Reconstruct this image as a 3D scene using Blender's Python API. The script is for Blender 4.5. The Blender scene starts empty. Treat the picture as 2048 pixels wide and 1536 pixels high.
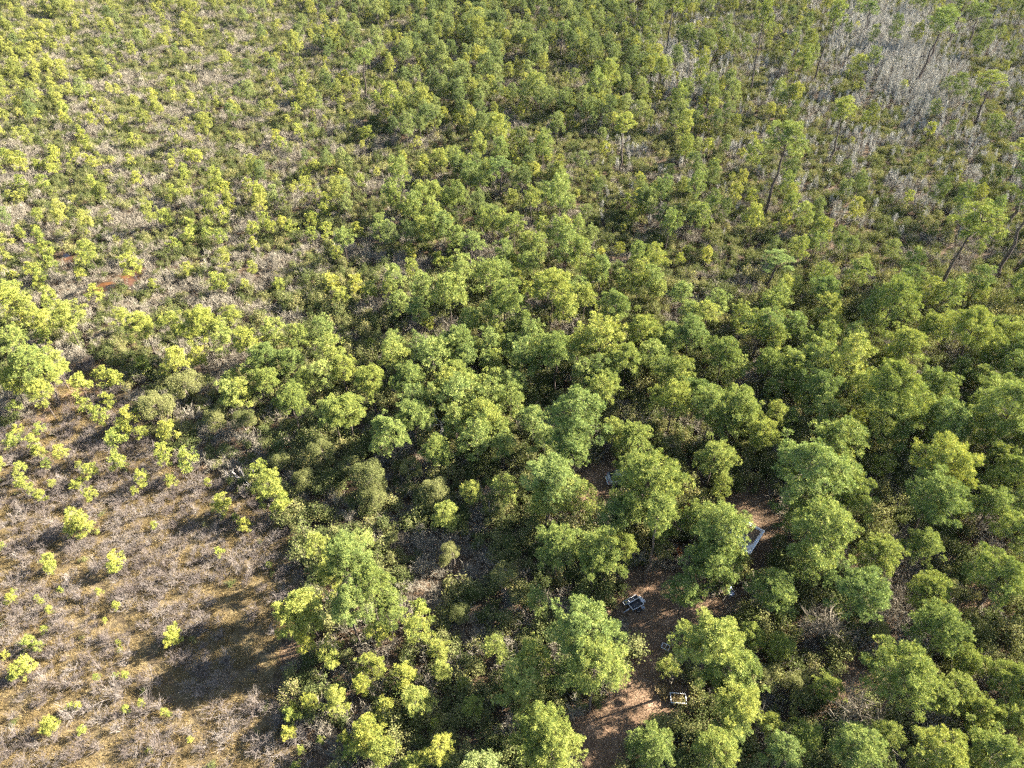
import bpy, math, random
import numpy as np
from mathutils import Vector, Matrix

# ------------------------------------------------------------------ camera, sky, sun, exposure
SC = bpy.context.scene
COL = SC.collection
CAM_H, PITCH, FPX, PW, PH = 60.0, math.radians(41.0), 1420.0, 2048.0, 1536.0
cam_data = bpy.data.cameras.new("camera")
cam_data.sensor_width = 36.0
cam_data.lens = FPX / PW * 36.0
cam_data.clip_start = 0.5
cam_data.clip_end = 9000.0
cam = bpy.data.objects.new("camera", cam_data)
COL.objects.link(cam)
cam.location = (0, 0, CAM_H)
cam.rotation_euler = (math.pi / 2 - PITCH, 0, 0)
SC.camera = cam

SUN_EL, SUN_AZ = math.radians(28.5), math.radians(17.0)      # azimuth: from +X (picture right) towards +Y (away)
to_sun = Vector((math.cos(SUN_EL) * math.cos(SUN_AZ), math.cos(SUN_EL) * math.sin(SUN_AZ), math.sin(SUN_EL)))
world = bpy.data.worlds.new("World")
SC.world = world
world.use_nodes = True
wn = world.node_tree
bg = wn.nodes["Background"]
sky = wn.nodes.new("ShaderNodeTexSky")
sky.sky_type = 'NISHITA'
sky.sun_disc = False
sky.sun_elevation = SUN_EL
sky.sun_rotation = math.pi / 2 - SUN_AZ
sky.air_density = 1.0
sky.dust_density = 1.0
wn.links.new(sky.outputs[0], bg.inputs[0])
bg.inputs[1].default_value = 0.055
sun_data = bpy.data.lights.new("sun", 'SUN')
sun_data.energy = 5.0
sun_data.angle = math.radians(0.55)
sun_data.color = (1.0, 0.93, 0.82)
sun = bpy.data.objects.new("sun", sun_data)
COL.objects.link(sun)
sun.rotation_euler = to_sun.to_track_quat('Z', 'Y').to_euler()
sun.location = (80, 20, 90)
SC.view_settings.view_transform = 'Standard'
SC.view_settings.look = 'None'
SC.view_settings.exposure = 2.9
SC.view_settings.gamma = 1.0
SC.view_settings.use_curve_mapping = False
SC.cycles.max_bounces = 2
SC.cycles.diffuse_bounces = 1
SC.cycles.use_light_tree = False
SC.cycles.debug_use_spatial_splits = True
SC.cycles.use_denoising = False
SC.cycles.filter_width = 1.4
SC.cycles.use_adaptive_sampling = True
SC.cycles.adaptive_threshold = 0.018
SC.cycles.sample_clamp_indirect = 0.6
SC.cycles.glossy_bounces = 1
SC.cycles.transmission_bounces = 2
SC.cycles.transparent_max_bounces = 4
SC.cycles.caustics_reflective = False
SC.cycles.caustics_refractive = False

# ------------------------------------------------------------------ picture <-> ground
SP, CP = math.sin(PITCH), math.cos(PITCH)

def ray(px, py):
    u, v = (px - PW / 2) / FPX, (PH / 2 - py) / FPX
    return np.array([u, CP + v * SP, -SP + v * CP])

def at(px, py, z=0.0):
    d = ray(px, py)
    t = (z - CAM_H) / d[2]
    return np.array([d[0] * t, d[1] * t, z])

def proj(p):
    p = np.atleast_2d(np.asarray(p, float))
    x, y, z = p[:, 0], p[:, 1], p[:, 2] - CAM_H
    depth = y * CP - z * SP
    up = y * SP + z * CP
    return np.stack([PW / 2 + FPX * x / depth, PH / 2 - FPX * up / depth, depth], 1)

def inside(poly, x, y):
    x, y = np.asarray(x, float), np.asarray(y, float)
    c = np.zeros(x.shape, bool)
    n = len(poly)
    for i in range(n):
        x1, y1 = poly[i]
        x2, y2 = poly[(i + 1) % n]
        if y1 == y2:
            continue
        k = ((y1 > y) != (y2 > y)) & (x < (x2 - x1) * (y - y1) / (y2 - y1) + x1)
        c ^= k
    return c

def line_dist(path, x, y):
    best = np.full(np.shape(x), 1e9)
    for (x1, y1), (x2, y2) in zip(path[:-1], path[1:]):
        dx, dy = x2 - x1, y2 - y1
        t = np.clip(((x - x1) * dx + (y - y1) * dy) / (dx * dx + dy * dy), 0, 1)
        best = np.minimum(best, np.hypot(x - x1 - t * dx, y - y1 - t * dy))
    return best

# ------------------------------------------------------------------ materials
def mat(name):
    m = bpy.data.materials.new(name)
    m.use_nodes = True
    nt = m.node_tree
    p = nt.nodes["Principled BSDF"]
    return m, nt, p

def N(nt, kind, **kw):
    n = nt.nodes.new(kind)
    for k, v in kw.items():
        setattr(n, k, v)
    return n

def ramp(nt, fac, stops):
    r = N(nt, "ShaderNodeValToRGB")
    e = r.color_ramp.elements
    while len(e) > 1:
        e.remove(e[-1])
    e[0].position, e[0].color = stops[0][0], (*stops[0][1], 1)
    for p, c in stops[1:]:
        k = e.new(p)
        k.color = (*c, 1)
    nt.links.new(fac, r.inputs[0])
    return r.outputs[0]

def math_node(nt, op, a, b):
    m = N(nt, "ShaderNodeMath", operation=op)
    for i, v in enumerate((a, b)):
        if isinstance(v, (int, float)):
            m.inputs[i].default_value = v
        else:
            nt.links.new(v, m.inputs[i])
    return m.outputs[0]

def mixc(nt, fac, a, b, kind='MIX'):
    m = N(nt, "ShaderNodeMix", data_type='RGBA', blend_type=kind)
    if isinstance(fac, (int, float)):
        m.inputs[0].default_value = fac
    else:
        nt.links.new(fac, m.inputs[0])
    for i, v in ((6, a), (7, b)):
        if isinstance(v, tuple):
            m.inputs[i].default_value = (*v, 1)
        else:
            nt.links.new(v, m.inputs[i])
    return m.outputs[2]

def noise(nt, scale, detail=4, rough=0.6, coord=None):
    n = N(nt, "ShaderNodeTexNoise")
    n.inputs["Scale"].default_value = scale
    n.inputs["Detail"].default_value = detail
    n.inputs["Roughness"].default_value = rough
    if coord is not None:
        nt.links.new(coord, n.inputs["Vector"])
    return n.outputs[0]

def leaf_material(name, stops, use_object_colour=False, spread=0.5, transl=0.30, rough=0.5, spec=0.4):
    """needles / leaves: colour by a per-tuft tint, shifted per plant"""
    m, nt, p = mat(name)
    at_ = N(nt, "ShaderNodeAttribute", attribute_name="tint")
    oi = N(nt, "ShaderNodeObjectInfo")
    f = math_node(nt, 'MULTIPLY', at_.outputs["Fac"], 1 - spread)
    g = math_node(nt, 'MULTIPLY', oi.outputs["Random"], spread)
    f = math_node(nt, 'ADD', f, g)
    c = ramp(nt, f, stops)
    if use_object_colour:
        c = mixc(nt, 1.0, c, oi.outputs["Color"], 'MULTIPLY')
    nt.nodes.remove(p)
    p = N(nt, "ShaderNodeBsdfDiffuse")
    nt.links.new(c, p.inputs["Color"])
    tr = N(nt, "ShaderNodeBsdfTranslucent")
    tc = mixc(nt, 1.0, c, (1.25, 1.2, 0.55), 'MULTIPLY')
    nt.links.new(tc, tr.inputs[0])
    mx = N(nt, "ShaderNodeMixShader")
    mx.inputs[0].default_value = transl
    nt.links.new(p.outputs[0], mx.inputs[1])
    nt.links.new(tr.outputs[0], mx.inputs[2])
    nt.links.new(mx.outputs[0], nt.nodes["Material Output"].inputs[0])
    return m

def wood_material(name, stops, scale=6.0):
    m, nt, p = mat(name)
    tc = N(nt, "ShaderNodeTexCoord")
    oi = N(nt, "ShaderNodeObjectInfo")
    n = noise(nt, scale, 3, 0.6, tc.outputs["Object"])
    f = math_node(nt, 'ADD', math_node(nt, 'MULTIPLY', n, 0.7), math_node(nt, 'MULTIPLY', oi.outputs["Random"], 0.3))
    nt.links.new(ramp(nt, f, stops), p.inputs["Base Color"])
    p.inputs["Roughness"].default_value = 0.85
    p.inputs["Specular IOR Level"].default_value = 0.15
    return m

M = {}
M['needle'] = leaf_material("pine_needles", [(0.0, (0.0634, 0.0986, 0.0390)), (0.45, (0.2099, 0.2554, 0.0747)), (1.0, (0.4441, 0.4424, 0.1267))], True, 0.25, 0.12)
M['needle_green'] = leaf_material("pine_needles_green", [(0.0, (0.0736, 0.1045, 0.0447)), (0.5, (0.1813, 0.2200, 0.0766)), (1.0, (0.3399, 0.3575, 0.1244))], False, 0.5, 0.12)
M['needle_yellow'] = leaf_material("pine_needles_yellow", [(0.0, (0.1166, 0.1402, 0.0442)), (0.5, (0.2650, 0.2805, 0.0712)), (1.0, (0.4346, 0.4103, 0.1018))], False, 0.5, 0.12)
M['broadleaf'] = leaf_material("broad_leaves", [(0.0, (0.075, 0.090, 0.032)), (0.5, (0.155, 0.165, 0.060)), (1.0, (0.28, 0.265, 0.105))], False, 0.4, 0.22, 0.6, 0.25)
M['shrub'] = leaf_material("shrub_leaves", [(0.0, (0.042, 0.058, 0.020)), (0.4, (0.105, 0.122, 0.042)), (0.75, (0.20, 0.195, 0.075)), (1.0, (0.31, 0.255, 0.10))], False, 0.55, 0.15, 0.6, 0.25)
M['fern'] = leaf_material("rusty_needles", [(0.0, (0.12, 0.05, 0.02)), (0.6, (0.25, 0.10, 0.045)), (1.0, (0.36, 0.17, 0.07))], False, 0.3, 0.2)
M['bare'] = wood_material("bare_twigs", [(0.15, (0.1371, 0.1104, 0.0804)), (0.5, (0.2441, 0.2121, 0.1567)), (0.85, (0.3599, 0.3269, 0.2490))], 1.5)
M['heathtwig'] = wood_material("heath_twigs", [(0.12, (0.0722, 0.0544, 0.0462)), (0.45, (0.1558, 0.1268, 0.1084)), (0.9, (0.3192, 0.2793, 0.2377))], 1.5)
M['greystem'] = wood_material("grey_stems", [(0.15, (0.2012, 0.1814, 0.1462)), (0.5, (0.3520, 0.3326, 0.2802)), (0.85, (0.5028, 0.4838, 0.4142))], 1.5)
M['stems'] = wood_material("shrub_stems", [(0.2, (0.11, 0.085, 0.065)), (0.8, (0.28, 0.23, 0.18))], 2.0)
M['bark'] = wood_material("pine_bark", [(0.25, (0.0425, 0.0323, 0.0272)), (0.55, (0.0935, 0.0723, 0.0595)), (0.85, (0.1615, 0.1318, 0.1105))], 5.0)
M['deadwood'] = wood_material("weathered_wood", [(0.2, (0.34, 0.30, 0.27)), (0.8, (0.62, 0.57, 0.52))], 4.0)
M['grass'] = leaf_material("dry_grass", [(0.0, (0.1346, 0.0942, 0.0404)), (0.5, (0.2512, 0.1839, 0.0852)), (1.0, (0.3947, 0.3140, 0.1615))], False, 0.5, 0.25, 0.7, 0.15)
M['straw'] = leaf_material("pine_straw", [(0.0, (0.0655, 0.0432, 0.0290)), (0.5, (0.1870, 0.1184, 0.0725)), (1.0, (0.3366, 0.2470, 0.1552))], False, 0.3, 0.1, 0.8, 0.1)

def soil(name, stops, s1=0.35, s2=3.0, s3=14.0, bump=0.6):
    m, nt, p = mat(name)
    tc = N(nt, "ShaderNodeTexCoord")
    a = noise(nt, s1, 5, 0.65, tc.outputs["Object"])
    b = noise(nt, s2, 6, 0.7, tc.outputs["Object"])
    c = noise(nt, s3, 4, 0.7, tc.outputs["Object"])
    f = math_node(nt, 'ADD', math_node(nt, 'MULTIPLY', a, 0.45), math_node(nt, 'MULTIPLY', b, 0.35))
    f = math_node(nt, 'ADD', f, math_node(nt, 'MULTIPLY', c, 0.2))
    nt.links.new(ramp(nt, f, stops), p.inputs["Base Color"])
    p.inputs["Roughness"].default_value = 0.95
    p.inputs["Specular IOR Level"].default_value = 0.1
    bp = N(nt, "ShaderNodeBump")
    bp.inputs["Strength"].default_value = bump
    bp.inputs["Distance"].default_value = 0.08
    nt.links.new(math_node(nt, 'ADD', b, c), bp.inputs["Height"])
    nt.links.new(bp.outputs[0], p.inputs["Normal"])
    return m

M['ground'] = soil("litter_soil", [(0.34, (0.030, 0.022, 0.014)), (0.46, (0.062, 0.043, 0.027)), (0.56, (0.105, 0.072, 0.044)), (0.68, (0.16, 0.115, 0.070))])
M['heath'] = soil("heath_turf", [(0.36, (0.040, 0.030, 0.020)), (0.46, (0.085, 0.064, 0.038)), (0.53, (0.155, 0.115, 0.058)), (0.64, (0.24, 0.185, 0.095))], 0.5, 3.5, 16.0)
M['dirt'] = soil("bare_dirt", [(0.36, (0.0672, 0.0426, 0.0275)), (0.46, (0.1680, 0.1042, 0.0634)), (0.53, (0.2800, 0.1792, 0.1109)), (0.62, (0.3920, 0.2632, 0.1690))], 0.5, 2.2, 9.0)
M['trail'] = soil("damp_trail", [(0.34, (0.0540, 0.0384, 0.0216)), (0.5, (0.1020, 0.0744, 0.0420)), (0.66, (0.1680, 0.1320, 0.0600))])

def plain(name, c, rough=0.5, metal=0.0, var=0.15, scale=8.0):
    m, nt, p = mat(name)
    tc = N(nt, "ShaderNodeTexCoord")
    n = noise(nt, scale, 4, 0.6, tc.outputs["Object"])
    lo = tuple(x * (1 - var * 2) for x in c)
    hi = tuple(min(1, x * (1 + var)) for x in c)
    nt.links.new(ramp(nt, n, [(0.3, lo), (0.7, hi)]), p.inputs["Base Color"])
    p.inputs["Roughness"].default_value = rough
    p.inputs["Metallic"].default_value = metal
    return m

M['galv'] = plain("galvanised_metal", (0.62, 0.62, 0.64), 0.45, 0.35, 0.12, 12)
M['roofmetal'] = plain("weathered_white_metal", (0.72, 0.71, 0.70), 0.4, 0.1, 0.1, 5)
M['whitepaint'] = plain("white_paint", (0.78, 0.78, 0.78), 0.5, 0, 0.05)
M['darkmesh'] = plain("dark_deck", (0.045, 0.045, 0.055), 0.7, 0, 0.3, 20)
M['rubber'] = plain("black_rubber", (0.02, 0.02, 0.022), 0.8)
M['tarp'] = plain("pale_tarp", (0.66, 0.68, 0.72), 0.45, 0, 0.1, 6)
M['bluewhite'] = plain("pale_blue_plastic", (0.42, 0.48, 0.66), 0.5, 0, 0.1)
M['carpaint'] = plain("shade_darkened_silver_paint", (0.26, 0.27, 0.28), 0.3, 0.3, 0.04, 2)  # silver darkened in its colour to stand in for shade on the car
M['glass'] = plain("dark_glass", (0.02, 0.024, 0.028), 0.08, 0, 0.1, 2)
M['lamp'] = plain("red_lamp", (0.35, 0.02, 0.02), 0.25, 0, 0.05)
M['wood'] = plain("grey_timber", (0.22, 0.18, 0.14), 0.8, 0, 0.25, 10)
m, nt, p = mat("tannin_water")
tc = N(nt, "ShaderNodeTexCoord")
nt.links.new(ramp(nt, noise(nt, 0.6, 4, 0.6, tc.outputs["Object"]), [(0.35, (0.04, 0.020, 0.008)), (0.62, (0.13, 0.057, 0.022))]), p.inputs["Base Color"])
p.inputs["Roughness"].default_value = 0.12
bp = N(nt, "ShaderNodeBump")
bp.inputs["Strength"].default_value = 0.15
nt.links.new(noise(nt, 6.0, 3, 0.5, tc.outputs["Object"]), bp.inputs["Height"])
nt.links.new(bp.outputs[0], p.inputs["Normal"])
M['water'] = m

# ------------------------------------------------------------------ mesh helpers
def make_mesh(name, verts, tris=None, quads=None, mats=(), tint=None, tri_mat=None, quad_mat=None, smooth=False):
    me = bpy.data.meshes.new(name)
    verts = np.asarray(verts, np.float32).reshape(-1, 3)
    t = np.asarray(tris if tris is not None else [], np.int32).reshape(-1, 3)
    q = np.asarray(quads if quads is not None else [], np.int32).reshape(-1, 4)
    me.vertices.add(len(verts))
    me.vertices.foreach_set("co", verts.ravel())
    loops = np.concatenate([t.ravel(), q.ravel()]).astype(np.int32)
    me.loops.add(len(loops))
    me.loops.foreach_set("vertex_index", loops)
    starts = np.concatenate([np.arange(len(t)) * 3, len(t) * 3 + np.arange(len(q)) * 4]).astype(np.int32)
    me.polygons.add(len(t) + len(q))
    me.polygons.foreach_set("loop_start", starts)
    for mt_ in mats:
        me.materials.append(mt_)
    mi = np.zeros(len(t) + len(q), np.int32)
    if tri_mat is not None:
        mi[:len(t)] = tri_mat
    if quad_mat is not None:
        mi[len(t):] = quad_mat
    me.polygons.foreach_set("material_index", mi)
    if smooth:
        me.polygons.foreach_set("use_smooth", np.ones(len(t) + len(q), bool))
    if tint is not None:
        a = me.attributes.new("tint", 'FLOAT', 'POINT')
        a.data.foreach_set("value", np.asarray(tint, np.float32))
    me.update(calc_edges=True)
    me.validate()
    return me

class Wood:
    """tapered tubes along polylines"""
    def __init__(self):
        self.v, self.q, self.n = [], [], 0
    def tube(self, pts, radii, sides=5):
        pts = np.asarray(pts, float)
        k = len(pts)
        tang = np.gradient(pts, axis=0)
        tang /= np.linalg.norm(tang, axis=1)[:, None] + 1e-9
        ref = np.array([0.31, 0.93, 0.2]) if abs(tang[0][2]) > 0.7 else np.array([0.0, 0.0, 1.0])
        a = np.cross(tang, ref)
        a /= np.linalg.norm(a, axis=1)[:, None] + 1e-9
        b = np.cross(tang, a)
        th = np.arange(sides) / sides * 2 * math.pi
        ring = pts[:, None, :] + np.asarray(radii)[:, None, None] * (np.cos(th)[None, :, None] * a[:, None, :] + np.sin(th)[None, :, None] * b[:, None, :])
        self.v.append(ring.reshape(-1, 3))
        i = np.arange(k - 1)[:, None] * sides
        j = np.arange(sides)[None, :]
        j2 = (j + 1) % sides
        q = np.stack([i + j, i + j2, i + sides + j2, i + sides + j], -1).reshape(-1, 4) + self.n
        self.q.append(q)
        self.n += k * sides
    def arrays(self):
        return np.concatenate(self.v), np.concatenate(self.q)

def unit(a):
    return a / (np.linalg.norm(a, axis=-1, keepdims=True) + 1e-9)

def blades(cent, shoot, n, length, width, rng, spread=0.9, droop=0.0, face=None):
    """n needle blades per tuft, fanned round the shoot direction; returns verts, tris, tint"""
    k = len(cent)
    face = shoot if face is None else face
    d = unit(np.repeat(shoot, n, 0) + rng.normal(size=(k * n, 3)) * spread)
    d[:, 2] -= droop
    d = unit(d)
    L = length * rng.uniform(0.7, 1.15, (k * n, 1))
    c = np.repeat(cent, n, 0) + d * 0.04
    tip = c + d * L
    s = unit(np.cross(d, np.repeat(face, n, 0) + rng.normal(size=(k * n, 3)) * 0.45)) * width * rng.uniform(0.6, 1.2, (k * n, 1))
    flip = rng.random((k * n, 1)) < 0.6
    v0 = np.where(flip, c, c - s)
    v1 = np.where(flip, tip - s, c + s)
    v2 = np.where(flip, tip + s, tip)
    v = np.stack([v0, v1, v2], 1).reshape(-1, 3)
    t = np.arange(k * n * 3).reshape(-1, 3)
    ti = np.repeat(np.clip(rng.normal(0.5, 0.28, k), 0, 1), n * 3)
    return v, t, ti

def leaves(cent, out, size, rng, aspect=0.55, up=0.5):
    k = len(cent)
    nrm = unit(out * 0.5 + rng.normal(size=(k, 3)) * 0.7 + np.array([0, 0, up]))
    a = unit(np.cross(nrm, rng.normal(size=(k, 3))))
    b = np.cross(nrm, a)
    L = size * rng.uniform(0.6, 1.3, (k, 1))
    v = np.stack([cent - a * L, cent - b * L * aspect, cent + a * L, cent + b * L * aspect], 1).reshape(-1, 3)
    q = np.arange(k * 4).reshape(-1, 4)
    return v, q

def bend(p0, p1, rng, k=5, sag=0.08):
    t = np.linspace(0, 1, k)[:, None]
    p = p0 * (1 - t) + p1 * t
    L = np.linalg.norm(p1 - p0)
    off = rng.normal(size=3) * sag * L
    return p + off * (np.sin(t * math.pi))

# ------------------------------------------------------------------ plant builders: each returns (wood arrays, foliage arrays)
def pine(seed, W, H, crown_h, limbs, tufts, blade_n, blade_l, blade_w, trunk_r, lean=0.02, low=-0.35, clump=0.16, spread=0.9, flat=1.0, puff=20):
    rng = np.random.default_rng(seed)
    wd = Wood()
    z0 = H - crown_h
    tx, ty = rng.normal(size=2) * lean * H
    def trunk_at(z):
        f = z / H
        return np.array([tx * f * f, ty * f * f, z])
    zs = np.linspace(-0.15, H * 0.97, 9)
    wob = rng.normal(size=(9, 2)) * trunk_r * 0.5
    wob[0] = 0
    tp = np.array([trunk_at(z) for z in zs])
    tp[:, :2] += wob
    wd.tube(tp, trunk_r * (1 - 0.82 * np.clip(zs / H, 0, 1) ** 1.15), 7)
    R = W / 2
    zc = z0 + crown_h * 0.45
    C, S = [], []
    phase, lop = rng.uniform(0, 6.28, 2)
    for i in range(limbs):
        az = phase + i * 2.39996 + rng.normal() * 0.3
        e = low + (1 - low) * ((i + 0.5) / limbs) ** 0.9
        e = np.clip(e + rng.normal() * 0.06, low, 0.99)
        rr = math.sqrt(max(0.0, 1 - max(e, -0.25) ** 2 * (1 if e > 0 else 0.6)))
        rad = rng.uniform(0.62, 1.10) * (1 + 0.2 * math.cos(az - lop))
        if rng.random() < 0.14:
            rad *= 0.7
        end = trunk_at(zc) + np.array([math.cos(az) * rr * R * rad, math.sin(az) * rr * R * rad, e * crown_h * 0.53 * flat * rng.uniform(0.85, 1.08)])
        st = trunk_at(np.clip(end[2] - rr * R * rng.uniform(0.25, 0.6), z0 * 0.9, H * 0.95))
        pl = bend(st, end, rng, 5, 0.07)
        r0 = trunk_r * 0.30 * (0.5 + 0.5 * rr)
        wd.tube(pl, np.linspace(r0, r0 * 0.25, 5), 4)
        n_here = max(3, int(tufts / limbs * rng.uniform(0.6, 1.4)))
        nb = max(2, int(round(n_here / puff)))
        subs = [end]
        for _ in range(nb):
            f = rng.uniform(0.45, 0.98)
            base = st * (1 - f) + end * f
            off = rng.normal(size=3) * np.array([1, 1, 0.5]) * clump * W * 0.75
            sub = base + off
            subs.append(sub)
            wd.tube(np.array([base, (base + sub) / 2 + rng.normal(size=3) * 0.03 * W, sub]), [r0 * 0.35, r0 * 0.25, r0 * 0.12], 3)
        per = max(4, n_here // len(subs))
        for sub in subs:
            rc = clump * W * rng.uniform(0.42, 0.80)
            k = int(per * rng.uniform(0.75, 1.3))
            dd = unit(rng.normal(size=(k, 3)) + np.array([0, 0, 0.45]))
            cc = sub + dd * rc * rng.uniform(0.55, 1.0, (k, 1)) * np.array([1, 1, 0.72])
            C.append(cc)
            o = unit(cc - trunk_at(zc - crown_h * 0.25))
            S.append(unit(dd * 0.9 + o * 0.35 + np.array([0, 0, 0.3])))
    C, S = np.concatenate(C), np.concatenate(S)
    fol = blades(C, S, blade_n, blade_l, blade_w, rng, spread)
    return wd.arrays(), fol

def broad_tree(seed, W, H, n, size, trunk_r=0.16, lobes=19):
    rng = np.random.default_rng(seed)
    wd = Wood()
    R = W / 2
    zc = H * 0.58
    C, O = [], []
    stems = rng.integers(2, 4)
    for s in range(stems):
        p1 = np.array([rng.normal() * R * 0.25, rng.normal() * R * 0.25, zc])
        wd.tube(bend(np.array([rng.normal() * 0.1, rng.normal() * 0.1, -0.1]), p1, rng, 6, 0.06), np.linspace(trunk_r, trunk_r * 0.5, 6), 6)
        for i in range(lobes // stems + 1):
            d = unit(rng.normal(size=3) + np.array([0, 0, 0.35]))
            d[2] = max(d[2], -0.35)
            e = np.array([0, 0, zc]) + d * np.array([R * 0.72, R * 0.72, (H - zc) * 0.8]) * rng.uniform(0.6, 1.0)
            wd.tube(bend(p1, e, rng, 4, 0.08), np.linspace(trunk_r * 0.4, 0.02, 4), 4)
            m_ = int(n / lobes)
            rl = R * rng.uniform(0.20, 0.42)
            dd = unit(rng.normal(size=(m_, 3)) + np.array([0, 0, 0.3]))
            r_ = rl * rng.uniform(0.35, 1.0, (m_, 1)) ** 0.5
            C.append(e + dd * r_ * np.array([1, 1, 0.8]))
            O.append(dd)
    C, O = np.concatenate(C), np.concatenate(O)
    v, q = leaves(C, O, size, rng)
    ti = np.repeat(np.clip(rng.normal(0.5, 0.25, len(C)), 0, 1), 4)
    return wd.arrays(), (v, q, ti)

def leafy_shrub(seed, W, H, n, size, stems=7):
    rng = np.random.default_rng(seed)
    wd = Wood()
    C, O = [], []
    for s in range(stems):
        az = rng.uniform(0, 6.28)
        r = W / 2 * rng.uniform(0.15, 0.95)
        h = H * rng.uniform(0.55, 1.0) * (1 - 0.35 * (r / (W / 2)) ** 2)
        e = np.array([math.cos(az) * r, math.sin(az) * r, h])
        wd.tube(np.array([e * 0.05 * np.array([1, 1, 0]), e * np.array([0.55, 0.55, 0.5]), e]), [0.03, 0.022, 0.01], 3)
        m_ = int(n / stems)
        f = rng.uniform(0.45, 1.02, (m_, 1)) ** 0.7
        c = e * f + rng.normal(size=(m_, 3)) * np.array([1, 1, 0.9]) * W * 0.095
        C.append(c)
        O.append(unit(c - np.array([0, 0, H * 0.25])))
    C, O = np.concatenate(C), np.concatenate(O)
    C[:, 2] = np.abs(C[:, 2])
    v, q = leaves(C, O, size, rng)
    ti = np.repeat(np.clip(rng.normal(0.5, 0.27, len(C)), 0, 1), 4)
    return wd.arrays(), (v, q, ti)

def bare_plant(seed, W, H, stems, twigs, wid, upright=0.0):
    """leafless many-stemmed shrub: flat tapered blades crossing as stems and twigs"""
    rng = np.random.default_rng(seed)
    A, B, Wd = [], [], []
    for s in range(stems):
        az = rng.uniform(0, 6.28)
        r = W / 2 * rng.uniform(0.2, 1.0) * (1 - upright * 0.5)
        e = np.array([math.cos(az) * r, math.sin(az) * r, H * rng.uniform(0.6, 1.0)])
        b = np.array([e[0] * 0.1, e[1] * 0.1, 0])
        mid = b * 0.5 + e * 0.5 + rng.normal(size=3) * 0.08 * W
        for p, q_, w_ in ((b, mid, 1.6), (mid, e, 1.2)):
            A.append(p[None]); B.append(q_[None]); Wd.append(np.array([w_]))
        k = twigs // stems
        f = rng.uniform(0.25, 1.0, (k, 1))
        p = np.where(f < 0.5, b + (mid - b) * f * 2, mid + (e - mid) * (f * 2 - 1))
        dirv = unit(unit(e - b)[None] * 0.9 + rng.normal(size=(k, 3)) * 0.62 + np.array([0, 0, 0.25]))
        L = W * rng.uniform(0.12, 0.36, (k, 1))
        t1 = p + dirv * L
        A.append(p); B.append(t1); Wd.append(np.full(k, 0.8))
        for _ in range(2):
            g = rng.uniform(0.4, 1.0, (k, 1))
            p2 = p + (t1 - p) * g
            d2 = unit(dirv + rng.normal(size=(k, 3)) * 0.6)
            A.append(p2); B.append(p2 + d2 * L * rng.uniform(0.35, 0.7, (k, 1))); Wd.append(np.full(k, 0.6))
    A, B, Wd = np.concatenate(A), np.concatenate(B), np.concatenate(Wd)
    A[:, 2] = np.maximum(A[:, 2], 0); B[:, 2] = np.maximum(B[:, 2], 0.03)
    d = unit(B - A)
    s = unit(np.cross(d, rng.normal(size=d.shape))) * (wid * Wd)[:, None] * 0.5
    v = np.stack([A - s, A + s, B + s * 0.35, B - s * 0.35], 1).reshape(-1, 3)
    q = np.arange(len(A) * 4).reshape(-1, 4)
    return v, q

def dead_tree(seed, H, spread, trunk_r, depth=4, lean=(0, 0), first=0.45, kids=3):
    rng = np.random.default_rng(seed)
    wd = Wood()
    top = np.array([lean[0], lean[1], H * first])
    wd.tube(bend(np.array([0, 0, -0.1]), top, rng, 6, 0.03), np.linspace(trunk_r, trunk_r * 0.65, 6), 7)
    def grow(p, d, L, r, lev):
        e = p + d * L
        pl = bend(p, e, rng, 4, 0.1)
        wd.tube(pl, np.linspace(r, r * 0.55, 4), 5 if lev < 2 else 3)
        if lev >= depth:
            return
        for _ in range(kids if lev < depth - 1 else 2):
            f = rng.uniform(0.5, 1.0)
            b = p + (e - p) * f
            nd = unit(d + rng.normal(size=3) * 0.65 + np.array([0, 0, 0.1]))
            grow(b, nd, L * rng.uniform(0.5, 0.75), r * 0.5, lev + 1)
    for i in range(kids + 2):
        a = i * 6.283 / (kids + 2) + rng.normal() * 0.4
        d = unit(np.array([math.cos(a) * spread, math.sin(a) * spread, rng.uniform(0.5, 1.0)]))
        grow(top * rng.uniform(0.8, 1.0), d, H * rng.uniform(0.26, 0.42), trunk_r * 0.5, 1)
    return wd.arrays()

def grass_tuft(seed, n, L, w, spread):
    rng = np.random.default_rng(seed)
    b = np.concatenate([rng.normal(size=(n, 2)) * spread, np.zeros((n, 1))], 1)
    d = unit(np.concatenate([rng.normal(size=(n, 2)) * 0.65, np.full((n, 1), 0.8)], 1))
    tip = b + d * L * rng.uniform(0.5, 1.2, (n, 1))
    s = unit(np.cross(d, rng.normal(size=(n, 3)))) * w
    v = np.stack([b - s, b + s, tip], 1).reshape(-1, 3)
    ti = np.repeat(np.clip(rng.normal(0.5, 0.25, n), 0, 1), 3)
    return v, np.arange(n * 3).reshape(-1, 3), ti

# prototypes -------------------------------------------------------
class Proto:
    pass

def proto_tree(name, wood, fol, bark, leaf, W, H, cz, quad_leaves=False):
    p = Proto()
    p.W, p.H, p.cz = W, H, cz
    p.trunk = make_mesh(name + "_trunk", wood[0], quads=wood[1], mats=[bark], smooth=True)
    if quad_leaves:
        p.crown = make_mesh(name + "_crown", fol[0], quads=fol[1], mats=[leaf], tint=fol[2])
    else:
        p.crown = make_mesh(name + "_crown", fol[0], tris=fol[1], mats=[leaf], tint=fol[2])
    p.wood, p.fol, p.quad = wood, fol, quad_leaves
    return p

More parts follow.
